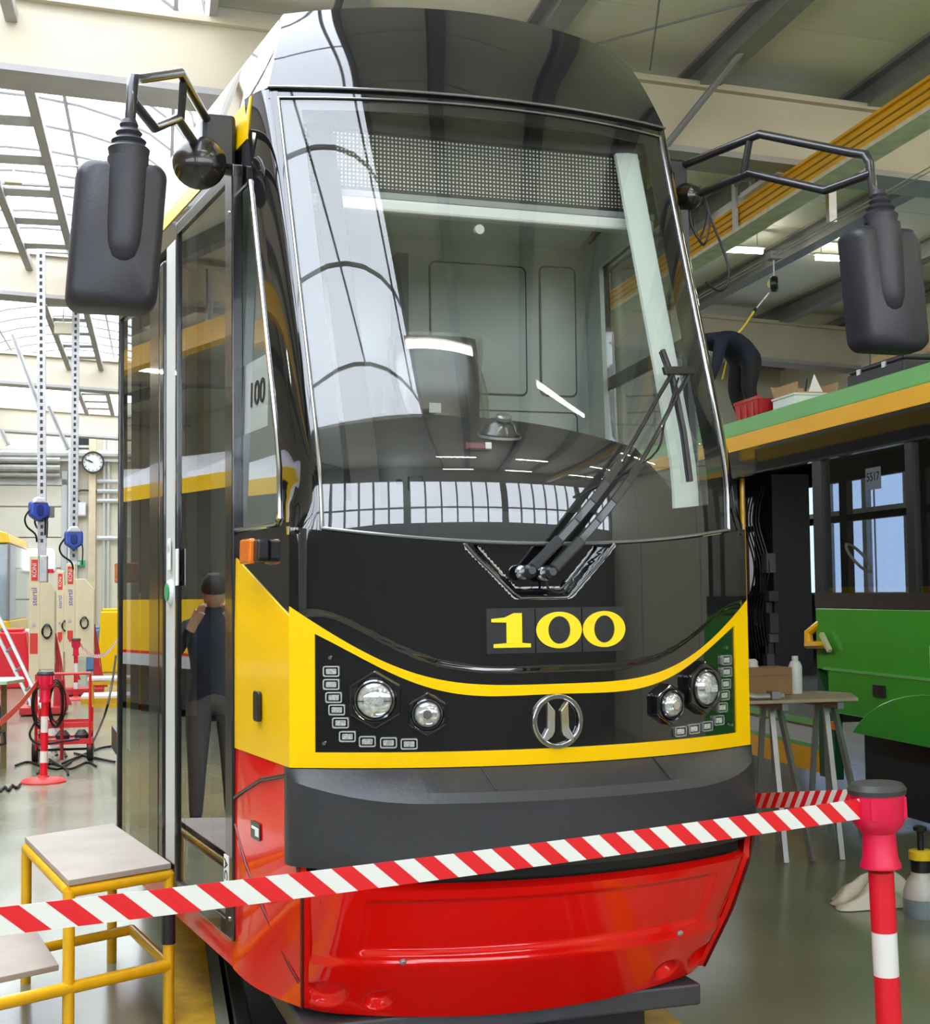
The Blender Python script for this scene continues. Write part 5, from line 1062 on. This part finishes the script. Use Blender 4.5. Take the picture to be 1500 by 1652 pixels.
e = onroof('large_carton', 1480, 575, GX + .95, 'large brown carton standing behind the black tool case', 'carton'); M().box((-.2, -.5, -.018), (.3, .34, .40)).build('carton_body', CARD, e, bevel=.006); M().box((-.202, -.5, .26), (-.2, .34, .3)).build('carton_tape', WEDGE, e)
e = onroof('grey_sheet', 1172, 692, GX + .13, 'small dark metal sheet at the far end of green roof', 'sheet'); M().box((-.1, -.15, .001), (.08, .2, .01)).build('sheet_plate', GREYF, e, bevel=.003); M().box((-.1, -.15, .01), (.08, -.12, .03)).build('sheet_fold', GREYF, e)
# person bending on the roof, harness strap to the reel above
def skin(name, V, E, Rr, m_, parent=None, sub=2, root=0):
    me = bpy.data.meshes.new(name); me.from_pydata([tuple(float(c) for c in v) for v in V], E, []); me.materials.append(m_); o = bpy.data.objects.new(name, me); COL.objects.link(o)
    s = o.modifiers.new('skin', 'SKIN'); sl = me.skin_vertices[0] if len(me.skin_vertices) else None
    if sl is None: bpy.context.view_layer.objects.active = o
    if not me.skin_vertices:
        bm = bmesh.new(); bm.from_mesh(me); bm.verts.layers.skin.verify(); bm.to_mesh(me); bm.free()
    for i, r in enumerate(Rr):
        r2 = r if isinstance(r, tuple) else (r, r); me.skin_vertices[0].data[i].radius = r2; me.skin_vertices[0].data[i].use_root = (i == root)
    sb_ = o.modifiers.new('sub', 'SUBSURF'); sb_.levels = sub; sb_.render_levels = sub; o.modifiers['skin'].use_smooth_shade = True
    if parent: o.parent = parent
    return o
NAVY = mat('navy_work_cloth', (.012, .016, .04), .8, var=.3, scale=14, bump=.3); BLKC = mat('black_trousers', (.012, .012, .015), .8, var=.2, scale=14); SKINM = mat('skin', (.55, .33, .22), .5, var=.1, scale=20); HAIRM = mat('dark_hair', (.03, .02, .015), .6, var=.3, scale=40)
def person(nm, mw, lab, V, top, low, scale=1.):
    """V: joint dictionary; body one skin mesh, clothes / head / hair as children"""
    e = empty(nm, mw=mw); tag(e, lab, 'person'); e.scale = (scale,) * 3 if scale != 1 else e.scale
    names = ['pelvis', 'waist', 'chest', 'neck', 'head', 'lsh', 'lel', 'lwr', 'lha', 'rsh', 'rel', 'rwr', 'rha', 'lhip', 'lkn', 'lan', 'lto', 'rhip', 'rkn', 'ran', 'rto']; ix = {n: i for i, n in enumerate(names)}
    E_ = [('pelvis', 'waist'), ('waist', 'chest'), ('chest', 'neck'), ('neck', 'head'), ('chest', 'lsh'), ('lsh', 'lel'), ('lel', 'lwr'), ('lwr', 'lha'), ('chest', 'rsh'), ('rsh', 'rel'), ('rel', 'rwr'), ('rwr', 'rha'), ('pelvis', 'lhip'), ('lhip', 'lkn'), ('lkn', 'lan'), ('lan', 'lto'), ('pelvis', 'rhip'), ('rhip', 'rkn'), ('rkn', 'ran'), ('ran', 'rto')]
    rad = dict(pelvis=.14, waist=.125, chest=.145, neck=.055, head=.06, lsh=.07, lel=.048, lwr=.032, lha=.03, rsh=.07, rel=.048, rwr=.032, rha=.03, lhip=.1, lkn=.065, lan=.042, lto=.035, rhip=.1, rkn=.065, ran=.042, rto=.035)
    skin('body', [V[n] for n in names], [(ix[a], ix[b]) for a, b in E_], [rad[n] for n in names], top, e)
    # trousers over hips and legs
    n2 = ['waist', 'pelvis', 'lhip', 'lkn', 'lan', 'rhip', 'rkn', 'ran']; i2 = {n: i for i, n in enumerate(n2)}
    skin('trousers', [V[n] for n in n2], [(i2[a], i2[b]) for a, b in (('waist', 'pelvis'), ('pelvis', 'lhip'), ('lhip', 'lkn'), ('lkn', 'lan'), ('pelvis', 'rhip'), ('rhip', 'rkn'), ('rkn', 'ran'))], [rad[n] * (1.1 if n not in ('waist', 'pelvis') else (.8 if n == 'waist' else 1.06)) for n in n2], low, e, root=1)
    h = Vector(V['head']); nk = Vector(V['neck']); ax = (h - nk).normalized()
    M().lathe([(.03, -.12), (.06, -.09), (.078, -.03), (.082, .03), (.07, .08), (.035, .115), (.002, .12)], h + ax * .05, ax, 18).build('head', SKINM, e, smooth=True)
    M().lathe([(.086, .0), (.09, .04), (.077, .09), (.04, .125), (.002, .13)], h + ax * .05 - Vector((0, .0, 0)), ax, 18).build('hair', HAIRM, e, smooth=True)
    for s_ in ('l', 'r'):
        w_ = Vector(V[s_ + 'wr']); hh = Vector(V[s_ + 'ha']); d = (hh - w_).normalized(); sd = d.cross(Vector((0, 0, 1))); sd = sd.normalized() if sd.length > .1 else Vector((1, 0, 0))
        m = M(); m.tube([w_ - d * .05, w_, hh], [.034, .033, .04], 10)
        for k in range(4): m.tube([hh + sd * (.024 * (k - 1.5)), hh + sd * (.026 * (k - 1.5)) + d * .045, hh + sd * (.024 * (k - 1.5)) + d * (.07 - .01 * abs(k - 1.4)) - Vector((0, 0, .02))], [.0095, .009, .007], 6)
        m.tube([w_ + d * .03 + sd * .03, w_ + d * .06 + sd * .055, hh + sd * .05 + d * .02], [.011, .01, .008], 6); m.build('hand', SKINM, e, smooth=True)
        a_ = Vector(V[s_ + 'an']); t_ = Vector(V[s_ + 'to']); M().tube([a_ - (t_ - a_).normalized() * .05 + Vector((0, 0, -.03)), a_ + Vector((0, 0, -.02)), t_ + Vector((0, 0, -.005))], [.045, .05, .035], 10).build('shoe', DPL, e, smooth=True)
    return e
q = HX(1204, 672, GX + .45)
pe = person('person', HB(float(q[0]), float(q[1]), R_(-80), RZ - .02), 'person in navy jacket and black trousers bending over on the green tram roof', dict(pelvis=(0, .02, .72), waist=(0, -.10, .82), chest=(0, -.33, .86), neck=(0, -.48, .83), head=(0, -.56, .78), lsh=(.18, -.36, .84), lel=(.22, -.45, .58), lwr=(.16, -.52, .36), lha=(.14, -.55, .28), rsh=(-.18, -.36, .84), rel=(-.22, -.45, .58), rwr=(-.16, -.52, .36), rha=(-.14, -.55, .28), lhip=(.1, .02, .68), lkn=(.12, -.06, .40), lan=(.12, .06, .08), lto=(.13, -.1, .04), rhip=(-.1, .02, .68), rkn=(-.12, -.04, .40), ran=(-.12, .08, .08), rto=(-.13, -.08, .04)), NAVY, BLKC)
WEB = mat('yellow_webbing', (.85, .65, .03), .6, var=.1, scale=40)
rbk = HX(1244, 458, float(wb[0])); e = empty('fall_arrest_block', mw=HB(float(wb[0]) + .03, float(rbk[1]), 0, float(rbk[2]))); tag(e, 'round fall arrest block hanging from the steel safety cables', 'fall arrester')
M().lathe([(.06, -.035), (.075, -.02), (.075, .02), (.06, .035)], (0, 0, 0), (1, -.55, 0), 24).build('block_case', DPL, e, smooth=True); M().lathe([(.05, .035), (.05, .042), (.01, .044)], (0, 0, 0), (-1, -.65, .1), 20).build('block_disc', mat('pale_yellow_disc', (.7, .66, .22), .4, var=.1), e, smooth=True)
M().tube([(0, 0, .07), (0, 0, 4.7 - float(rbk[2]))], .008, 8).build('shackle', STEEL, e); M().box((-.06, -.06, 4.68 - float(rbk[2])), (.06, .06, 4.76 - float(rbk[2]))).build('runner', GREYB, e, bevel=.01)
s0 = CAM + ray(1240, 472) * ((BB(wb[0] + .03, rbk[1])[1] - CAM[1]) / ray(1240, 472)[1]); s1_ = BB(*(HX(1180, 548, GX + .45)[:2]), HX(1180, 548, GX + .45)[2]); s2_ = BB(*(HX(1165, 612, GX + .30)[:2]), HX(1165, 612, GX + .30)[2])
st_ = empty('harness_strap', tuple(s1_)); tag(st_, 'yellow harness strap running from fall arrest block to the bending person', 'strap')
l0 = Vector(s0) - Vector(s1_); l2 = Vector(s2_) - Vector(s1_)
M().tube([l0, l0 * .66], .008, 6).build('rope', STEEL, st_); M().tube([l0 * .66, l0 * .6], .016, 8).build('connector', DPL, st_); M().tube(spline([l0 * .6, l0 * .3 + Vector((0, 0, -.02)), (0, 0, 0)]), .010, 6).build('upper_webbing', WEB, st_); M().bar((0, 0, 0), l2, .03, .006, (1, 0, 0)).build('lower_webbing', WEB, st_)
# ================================================================== LEFT BACKGROUND
LIFT = mat('lift_cream_paint', (.80, .68, .46), .45, var=.05, scale=5); LOGR = mat('logo_red', (.75, .05, .03), .5, var=.05); LOGB = mat('logo_blue', (.12, .08, .40), .5, var=.1)
def lift(xa, xb, xc, ytop, yb, lab, z_sh, red=True):
    x0, x1, x2 = HY(xa, 965, yb)[0], HY(xb, 965, yb)[0], HY(xc, 965, yb)[0]; H = HY(xa, ytop, yb)[2]; hs = HY(xa, z_sh, yb)[2]
    e = empty('lift_column', mw=HB(float(x0), yb)); tag(e, lab, 'lift'); a, b = x1 - x0, x2 - x0
    M().box((0, 0, .12), (a, .3, H)).build('column', LIFT, e, bevel=.008)
    M().prism([(a, .62), (b, .62), (b, hs - .18), (b - .5 * (b - a), hs), (a, hs)], lambda u, v, d: (u, d, v), -.03, .25).build('carriage', LIFT, e, bevel=.01)
    M().box((-.1, -.2, .02), (b + .15, .5, .12)).build('base_frame', mat('lift_base_red', (.6, .03, .04), .5, var=.1), e, bevel=.01)
    for s_ in (-.02, b + .03): M().lathe([(.1, -.03), (.1, .03)], (s_, .42, .1), (1, 0, 0), 18).build('wheel', DPL, e)
    zl = H - .32; w_ = a * .62
    M().box((a * .5 - w_ / 2, -.006, zl - .02), (a * .5 + w_ / 2, 0, zl + .27)).build('logo_field', LOGR, e)
    text('logo_word', 'KONI', w_ * .95, PAPER, e, lambda u, v, d: (a * .5 - v, -.008 - d, zl + .125 + u * .95), .001); text('logo_word', 'stertil', w_ * 1.25, LOGB, e, lambda u, v, d: (a * .5 - v, -.002 - d, zl - .24 + u), .001)
    M().prism(circ(.025, 12, a * .45, zl - .62), lambda u, v, d: (u, -d, v), 0, .01).build('lock_button', STEEL, e)
    if red: M().box((a * .1, -.005, zl - 1.02), (a * .85, 0, zl - .74)).build('warning_plate', LOGR, e)
    else: M().prism([(a * .2, zl - .78), (a * .8, zl - .78), (a * .8, zl - .9), (a * .5, zl - .98), (a * .2, zl - .9)], lambda u, v, d: (u, -d, v), 0, .006).build('warning_plate', LOGR, e)
    for k in range(3): M().tube([((a + b) / 2 + .055 * math.cos(t) * (1 + .1 * k), -.05 - .01 * k, hs - .72 + .1 * math.sin(t) * (1 - .1 * k)) for t in lin(0, 6.2, 18)], .009, 6).build('cable_coil', DPL, e, smooth=True)
    for k in range(4): M().tube([(b + .03 + .04 * k, .05, .15), (b + .02 + .02 * k, .08, .62 + .1), (b - .0, .1, hs - .75)], .012, 6).build('red_hose', mat('red_hose_rubber', (.55, .04, .05), .5, var=.1), e, smooth=True)
    M().prism([(b - .02, .12), (b + .22, .12), (b - .0, .7)], lambda u, v, d: (u, d, v), .05, .2).build('lift_fork', mat('lift_base_red', (.6, .03, .04), .5), e)
    return e
lift(47, 64, 89, 897, 19.6, 'cream lifting column with red plate, nearest of the three, behind the barrier post', 934)
lift(106, 121, 152, 909, 23.3, 'cream lifting column right of the nearest one, with a white cut shoulder', 934, False)
l3 = lift(91, 103, 110, 921, 25.6, 'narrow cream lifting column seen between the other two lift columns', 945, False)
# perforated hanging struts with hose reels
BLUE = mat('hose_reel_blue', (.05, .10, .50), .4, var=.15, scale=9, coat=.2); WHT = mat('hose_reel_white', (.75, .76, .8), .4, var=.05)
def strut(px0, py0, px1, py1, yb, lab, ztop=None):
    a = HY(px0, py0, yb); b = HY(px1, py1, yb); e = empty('hanging_strut', mw=HB(float(b[0]), yb)); tag(e, lab, 'strut'); zt_ = ztop or float(a[2]); L_ = zt_ - b[2]; dx = float(a[0] - b[0])
    M().hexa([(-.05, -.03, b[2]), (.05, -.03, b[2]), (.05, .03, b[2]), (-.05, .03, b[2]), (dx - .05, -.03, zt_), (dx + .05, -.03, zt_), (dx + .05, .03, zt_), (dx - .05, .03, zt_)]).build('profile', STEEL, e)
    m = M(); n = int(L_ / .085)
    for k in range(n): z = b[2] + .05 + k * .085; x = dx * (z - b[2]) / L_; m.box((x - .016, -.034, z), (x + .016, -.029, z + .045))
    o = m.build('slot_row', DPL, e); o['kind'] = 'stuff'; M().box((min(dx, -1.08 - float(b[0])) - .04, -.03, zt_ - .04), (max(dx, -1.08 - float(b[0])) + .04, .03, zt_ + .0)).build('top_bracket', STEEL, e); return e
strut(66, 404, 68, 905, 17.2, 'tall perforated steel strut hanging from the roof with two blue reels', 5.86)
strut(122, 590, 119, 905, 19.2, 'shorter perforated steel strut hanging behind it with one blue reel', 5.86)
def brace(p, q_, yb, lab):
    a = HY(*p, yb); b = HY(*q_, yb); e = empty('strut_brace', mw=HB(float(a[0]), yb)); tag(e, lab, 'strut'); M().bar((0, 0, a[2]), (b[0] - a[0], 0, b[2]), .06, .05, (0, 1, 0)).build('brace_profile', STEEL, e); M().bar((0, -.028, a[2]), ((b[0] - a[0]), -.028, b[2]), .02, .004, (0, 1, 0)).build('slot_line', GREYF, e)
brace((20, 540), (63, 655), 17.3, 'slanting perforated brace left of the tall strut'); brace((78, 655), (110, 725), 19.3, 'slanting perforated brace between the two hanging struts')
brace((2, 695), (13, 718), 17.3, 'short slanting steel tube at the left picture edge')
def reel(px, py, yb, r, lab, rot=0.):
    c = HY(px, py, yb); e = empty('hose_reel', mw=HB(float(c[0]), yb - .115, rot, float(c[2]))); tag(e, lab, 'hose reel')
    hexp = [(r * math.cos(R_(60 * i + 90)), 1.18 * r * math.sin(R_(60 * i + 90))) for i in range(6)]
    M().prism(hexp, lambda u, v, d: (u, d, v), -.10, .02).build('reel_case', BLUE, e, bevel=.03, seg=3); M().prism([(-r * .7, r * .55), (r * .7, r * .55), (r * .35, r * 1.12), (-r * .35, r * 1.12)], lambda u, v, d: (u, d, v), -.115, -.02).build('reel_shoulder', WHT, e, bevel=.02)
    M().prism(rrect(-r * .3, -r * .6, r * .3, r * .4, .04), lambda u, v, d: (u, d, v), -.118, -.09).build('reel_hub', mat('dark_blue_hub', (.02, .04, .2), .4, var=.1), e, bevel=.01)
    M().box((-.04, .0, -r * .6), (.04, .095, r * .6)).build('reel_bracket', STEEL, e)
    M().tube(spline([(-r * .8, -.06, 0), (-r * 1.3, -.07, -r * .8), (-r * 1.1, -.06, -r * 1.6), (-.2 * r, -.02, -r * 2.3), (.0, .0, -r * 3.0)]), .012, 6).build('hose', DPL, e, smooth=True); M().tube(spline([(r * .75, -.05, -.05), (r * .85, -.05, -r * 1.2), (r * .8, -.05, -r * 2.6)]), .01, 6).build('hose', DPL, e, smooth=True); return e
reel(61, 823, 17.2, .13, 'blue and white hose reel high on the tall strut, left one of the pair', R_(25)); reel(75, 827, 17.36, .11, 'blue and white hose reel high on the tall strut, right one of the pair', R_(-60)); reel(119, 869, 19.2, .14, 'blue hexagonal hose reel on the shorter strut', R_(10))
c = HY(71, 918, 17.15); e = empty('control_box', mw=HB(float(c[0]), 17.11, 0, float(c[2]))); tag(e, 'grey control box with red lamp below the tall strut', 'control box'); M().box((-.05, -.08, -.16), (.05, .05, .16)).build('box_body', STEEL, e, bevel=.01); M().lathe([(.035, 0), (.03, .05)], (.085, -.05, -.05), n=12).build('red_lamp', TR, e); M().box((-.05, -.04, .16), (.03, .02, .3)).build('box_neck', STEEL, e)
# ceiling lamp pendants (small boxes under the tray)
for i, (px, py, yb) in enumerate(((22, 288, 14.6), (17, 398, 19.4), (102, 530, 21.))):
    c = HY(px, py, yb); e = empty('pendant_box', mw=HB(float(c[0]), yb, 0, float(c[2]))); tag(e, ('small cream box hanging under the rooflight rails, nearest one', 'small cream box hanging at the rail end by the picture edge', 'small cream box hanging low before the second roof beam')[i], 'junction box'); s_ = .09 * yb / 15; M().box((-s_, -.05, -s_ * .7), (s_, .05, s_ * .7)).build('box_body', CREAM, e, bevel=.01); M().tube([(0, 0, s_ * .7), (0, 0, s_ * .7 + .25)], .01, 6).build('hook_rod', STEEL, e)
# red cart with cables
cy_ = 13.9; ca_, cb_ = HY(58, 1190, cy_), HY(145, 1190, cy_); ct_ = HY(58, 1088, cy_)[2]
cart = empty('red_cart', mw=HB(float(ca_[0]), cy_)); tag(cart, 'red tube cart with two black wheels and coiled cables on the left', 'cart'); W_ = float(cb_[0] - ca_[0]); RT_ = mat('cart_red', (.75, .03, .03), .4, var=.1, coat=.2)
for y_ in (0, .38):
    for x in (0, W_): M().tube([(x, y_, .12), (x, y_, ct_ if y_ == 0 else .5)], .014, 8).build('upright', RT_, cart, smooth=True)
M().tube([(0, 0, ct_), (W_, 0, ct_)], .014, 8).build('top_rail', RT_, cart, smooth=True); M().tube([(W_ * .48, -.03, .03), (W_ * .48, -.02, ct_ - .06)], .016, 8).build('middle_post', mat('cart_dark_red', (.4, .02, .03), .4), cart, smooth=True)
for z in (.2, .36): M().bar((0, 0, z), (W_ + .03, 0, z), .02, .05).build('shelf_rail', RT_, cart); M().bar((0, .38, z), (W_, .38, z), .02, .05).build('shelf_rail', RT_, cart)
for x in (0, W_): M().bar((x, 0, .28), (x, .38, .28), .02, .03).build('side_rail', RT_, cart)
M().box((0, 0, .19), (W_, .38, .205)).build('shelf', mat('cart_shelf_dark', (.12, .05, .05), .5), cart)
for x in (-.01, W_ - .0): M().lathe([(.11, -.03), (.115, -.02), (.115, .02), (.11, .03)], (x, .1, .116), (1, 0, 0), 22).build('wheel', DPL, cart, smooth=True)
M().tube([(-.0, .1, .116), (W_, .1, .116)], .012, 8).build('axle', DPL, cart)
for k in range(9):
    x = W_ * (.06 + .05 * rng.random()) + (k % 2) * W_ * .3; r1 = .05 + .03 * rng.random(); M().tube([(x + r1 * math.cos(t), -.03 - .012 * k % .05, ct_ - .28 + .24 * math.sin(t) * (1 - .04 * k)) for t in lin(0, 6.28, 20)], .008, 6).build('cable_coil', DPL, cart, smooth=True)
for x in (.24, .42): M().lathe([(.06, 0), (.07, .05), (.03, .1)], (x, .12, .205), n=14).build('cable_drum', UF, cart, smooth=True)
fc = [[(150, 1192), (170, 1150), (182, 1095), (186, 1060)], [(60, 1160), (48, 1185), (62, 1200), (100, 1196), (128, 1192)], [(25, 1235), (45, 1229), (68, 1236), (95, 1240), (115, 1228)], [(80, 1225), (110, 1240), (140, 1230), (155, 1236)], [(100, 1232), (140, 1215), (165, 1206), (190, 1203)], [(120, 1215), (150, 1222), (185, 1229)], [(0, 1277), (8, 1270), (14, 1275), (20, 1267), (27, 1271), (33, 1265)], [(60, 1248), (80, 1232), (105, 1240), (110, 1250)]]
for i, pts in enumerate(fc):
    P = [PZ(px, py, .012) for px, py in pts]
    if i == 0: P = [PZ(150, 1198, .012), BB(*HY(170, 1150, 14.)[:2], HY(170, 1150, 14.)[2]), BB(*HY(181, 1100, 14.2)[:2], HY(181, 1100, 14.2)[2]), BB(*HY(187, 1058, 14.4)[:2], HY(187, 1058, 14.4)[2])]
    if i == 1: P = [BB(*HY(px, py, 13.8)[:2], max(.012, HY(px, py, 13.8)[2])) for px, py in pts]
    o = M().tube(spline(P, 8), .011, 6).build('floor_cable', DPL, smooth=True)
    tag(o, ('dark cable rising from the cart wheel to the tram side', 'dark cable drooping from cart shelf', 'dark cable on the floor behind the barrier post base', 'dark cable snaking under the cart to the right', 'dark cable running from the cart wheel toward the tram, upper one', 'dark cable running from the cart toward the tram, lower one', 'short coiled spiral cord on the floor at left edge', 'dark cable crossing the barrier post base')[i], 'cable')
# ladder, green-topped table, crouching person, yellow bench, far tram
la = [HY(-30, 935, 15.2), HY(60, 1128, 14.6)]; e = empty('ladder', mw=MB_); tag(e, 'aluminium ladder leaning at the left edge behind the green table', 'ladder')
for dx in (0, .17): M().bar((la[0][0] - dx * .6, la[0][1] + dx, la[0][2] - dx * .4), (la[1][0] + .30 - dx * .6, la[1][1] - .2 + dx, .0), .03, .07, (0, 1, 0)).build('ladder_rail', ALU, e)
for k in range(9):
    t = (k + .5) / 9; a = np.array([la[0][0], la[0][1], la[0][2]]); b = np.array([la[1][0] + .30, la[1][1] - .2, 0.]); p = a + (b - a) * t; M().tube([p, p + (-.10, .17, -.07)], .014, 8).build('rung', ALU, e)
g0 = HY(38, 1096, 13.2); e = empty('green_table', mw=HB(float(g0[0]), 13.2)); tag(e, 'wooden workbench with pale green top at the left edge', 'workbench'); zt_ = float(g0[2])
M().add([(-.9, -.25, zt_ - .03), (-.12, -.25, zt_ - .03), (0, .1, zt_ - .03), (-.05, .45, zt_ - .03), (-.9, .45, zt_ - .03), (-.9, -.25, zt_), (-.12, -.25, zt_), (0, .1, zt_), (-.05, .45, zt_), (-.9, .45, zt_)], [(0, 4, 3, 2, 1), (5, 6, 7, 8, 9)] + [(i, (i + 1) % 5, (i + 1) % 5 + 5, i + 5) for i in range(5)]).build('bench_top', mat('pale_green_top', (.42, .68, .52), .4, var=.08), e)
for x in (-.24, -.8):
    for y in (-.2, .4): M().box((x, y, 0), (x + .05, y + .05, zt_ - .03)).build('leg', mat('bench_leg_wood', (.28, .20, .08), .6, var=.2), e)
M().box((-.8, -.2, zt_ - .12), (-.2, -.17, zt_ - .03)).build('apron', mat('bench_leg_wood', (.28, .20, .08), .6), e); M().tube([(-.2, -.24, .42), (-.14, -.26, .40), (-.13, -.26, .30), (-.22, -.24, .28)], .012, 8).build('hook_bracket', DPL, e)
c = HY(-22, 1110, 14.6)
person('person', HB(float(c[0]), 14.6, R_(-70)), 'crouching person in a dark blue jacket cut by the left edge', dict(pelvis=(0, .12, .34), waist=(0, .03, .5), chest=(0, -.12, .72), neck=(0, -.24, .88), head=(0, -.30, .95), lsh=(.18, -.14, .76), lel=(.24, -.3, .55), lwr=(.15, -.5, .5), lha=(.13, -.57, .49), rsh=(-.18, -.14, .76), rel=(-.24, -.3, .55), rwr=(-.15, -.5, .5), rha=(-.13, -.57, .49), lhip=(.1, .1, .32), lkn=(.16, -.34, .42), lan=(.14, -.1, .08), lto=(.15, -.26, .04), rhip=(-.1, .1, .32), rkn=(-.16, -.34, .42), ran=(-.14, -.1, .08), rto=(-.15, -.26, .04)), mat('dark_blue_jacket', (.015, .03, .10), .8, var=.3, scale=12), mat('dark_blue_jacket', (.015, .03, .10)))
b0 = HZ(143, 1147); e = empty('yellow_bench', mw=HB(float(b0[0]), float(b0[1]))); tag(e, 'low yellow frame bench with white top behind the red cart', 'bench')
M().box((-.02, 0, .42), (1.1, .55, .46)).build('bench_top', TW, e, bevel=.005)
for x in (0, 1.0):
    for y in (0, .5): M().box((x, y, 0), (x + .05, y + .05, .42)).build('leg', YFR, e)
for z in (.04, .36): M().box((0, 0, z), (1.05, .04, z + .05)).build('rail', YFR, e)
b1 = HZ(100, 1128); e = empty('low_platform', mw=HB(float(b1[0]) + .55, float(b1[1]) - 1.2)); tag(e, 'low yellow edged platform further back behind the carts', 'platform'); M().box((-.2, 0, .08), (1.2, .8, .12)).build('platform_top', TW, e, bevel=.005); M().box((-.2, -.02, .0), (1.2, .02, .08)).build('platform_edge', YFR, e); M().box((-.2, .76, .0), (1.2, .8, .08)).build('platform_edge', YFR, e)
ft = empty('far_tram', mw=HB(-2.95, 29.)); tag(ft, 'yellow ended tram far back at the left edge', 'tram')
M().box((-2.2, 0, .45), (0, 4, 1.15)).build('yellow_end', YEL, ft, bevel=.03); M().box((-2.18, .02, 1.15), (-.02, 4, 2.72)).build('window_band', mat('pale_blue_glass', (.35, .42, .48), .1, var=.1, coat=.6), ft, bevel=.03); M().prism([(-2.2, 2.72), (0, 2.72), (-.06, 2.92), (-.5, 3.05), (-2.2, 3.05)], lambda u, v, d: (u, d, v), -.04, 4).build('yellow_roof_edge', YEL, ft, bevel=.02)
M().prism([(-2.2, 3.05), (-.5, 3.05), (-.8, 3.3), (-2.2, 3.35)], lambda u, v, d: (u, d, v), .1, 4).build('white_roof', TW, ft); M().box((-.05, -.02, 1.15), (0, .02, 2.72)).build('corner_post', GREYB, ft); M().box((-2.1, .1, .0), (-.1, 4, .45)).build('underframe', DPL, ft); M().box((-.33, -.005, 1.9), (-.2, 0, 2.1)).build('green_sticker', mat('sign_green', (.02, .5, .2), .4), ft)
# clutter in front of the gate
for i, (px, py, yb, wx, hz, mm, lab, nm, cat) in enumerate(((40, 1060, 27., .35, .95, TW, 'white wrapped stack standing by the gate', 'wrapped_stack', 'stack'), (20, 1050, 25.5, .3, 1.0, TR, 'red clothed bundle behind the ladder', 'red_bundle', 'bundle'), (165, 1060, 31., .35, .9, mat('blue_bin_plastic', (.12, .25, .5), .5, var=.1), 'blue bin near the far wall by the tram', 'blue_bin', 'bin'), (178, 1040, 30., .25, 1.3, YEL, 'yellow cabinet near the far wall by the tram', 'yellow_cabinet', 'cabinet'))):
    c = HY(px, py, yb); e = empty(nm, mw=HB(float(c[0]), yb)); tag(e, lab, cat)
    M().prism([(-wx, 0), (wx, 0), (wx * .9, hz * .6), (wx * .75, hz), (-wx * .8, hz), (-wx * .95, hz * .5)], lambda u, v, d: (u, d, v), 0, .5).build('body', mm, e, bevel=.03); M().box((-wx * .7, .05, hz), (wx * .6, .4, hz + .06)).build('top', mm, e, bevel=.02)
# the tram on the track left of the viewer: out of frame, mirrored in the door glass
lt = empty('neighbour_tram', mw=HB(-5.4, 0)); tag(lt, 'yellow and black tram left of the picture, mirrored in the door panes', 'tram')
for nm, z0, z1, mm in (('yellow_side', .86, 1.56, YEL), ('red_line', .82, .86, REDP), ('grey_skirt', .66, .82, LGREY), ('dark_underframe', .1, .66, DPL), ('window_band', 1.56, 2.95, BLACKG), ('cantrail_stripe', 2.95, 3.15, YEL)): M().box((-2.4, 6.0, z0), (0 if nm != 'dark_underframe' else -.15, 24., z1)).build(nm, mm, lt)
m = M(); m.grid(lambda u, v: (-1.2 + 1.15 * math.cos(math.pi * u), v, 3.15 + .45 * abs(math.sin(math.pi * u)) ** .7 * (.8 + .25 * math.sin(v * 2.1 + u * 5))), lin(0, 1, 15), lin(6, 24, 40)); m.build('wrapped_roof', mat('white_film_wrap', (.75, .76, .8), .4, var=.15, scale=4, bump=.4), lt, smooth=True)
# a bystander left of the picture, mirrored in the front door pane
person('person', Matrix.Translation((-2.5, 4.9, 0)) @ Matrix.Rotation(R_(20), 4, 'Z'), 'standing person in dark blue jacket left of the picture, mirrored in door pane', dict(pelvis=(0, 0, .95), waist=(0, 0, 1.08), chest=(0, 0, 1.32), neck=(0, -.02, 1.5), head=(0, -.04, 1.58), lsh=(.18, 0, 1.38), lel=(.27, -.16, 1.2), lwr=(.14, -.3, 1.42), lha=(.10, -.32, 1.5), rsh=(-.18, 0, 1.38), rel=(-.27, -.16, 1.2), rwr=(-.12, -.3, 1.42), rha=(-.08, -.32, 1.5), lhip=(.1, 0, .9), lkn=(.11, -.02, .5), lan=(.12, .02, .09), lto=(.13, -.14, .04), rhip=(-.1, 0, .9), rkn=(-.11, -.02, .5), ran=(-.12, .02, .09), rto=(-.13, -.14, .04)), NAVY, mat('grey_trousers', (.10, .10, .10), .8, var=.2, scale=14))
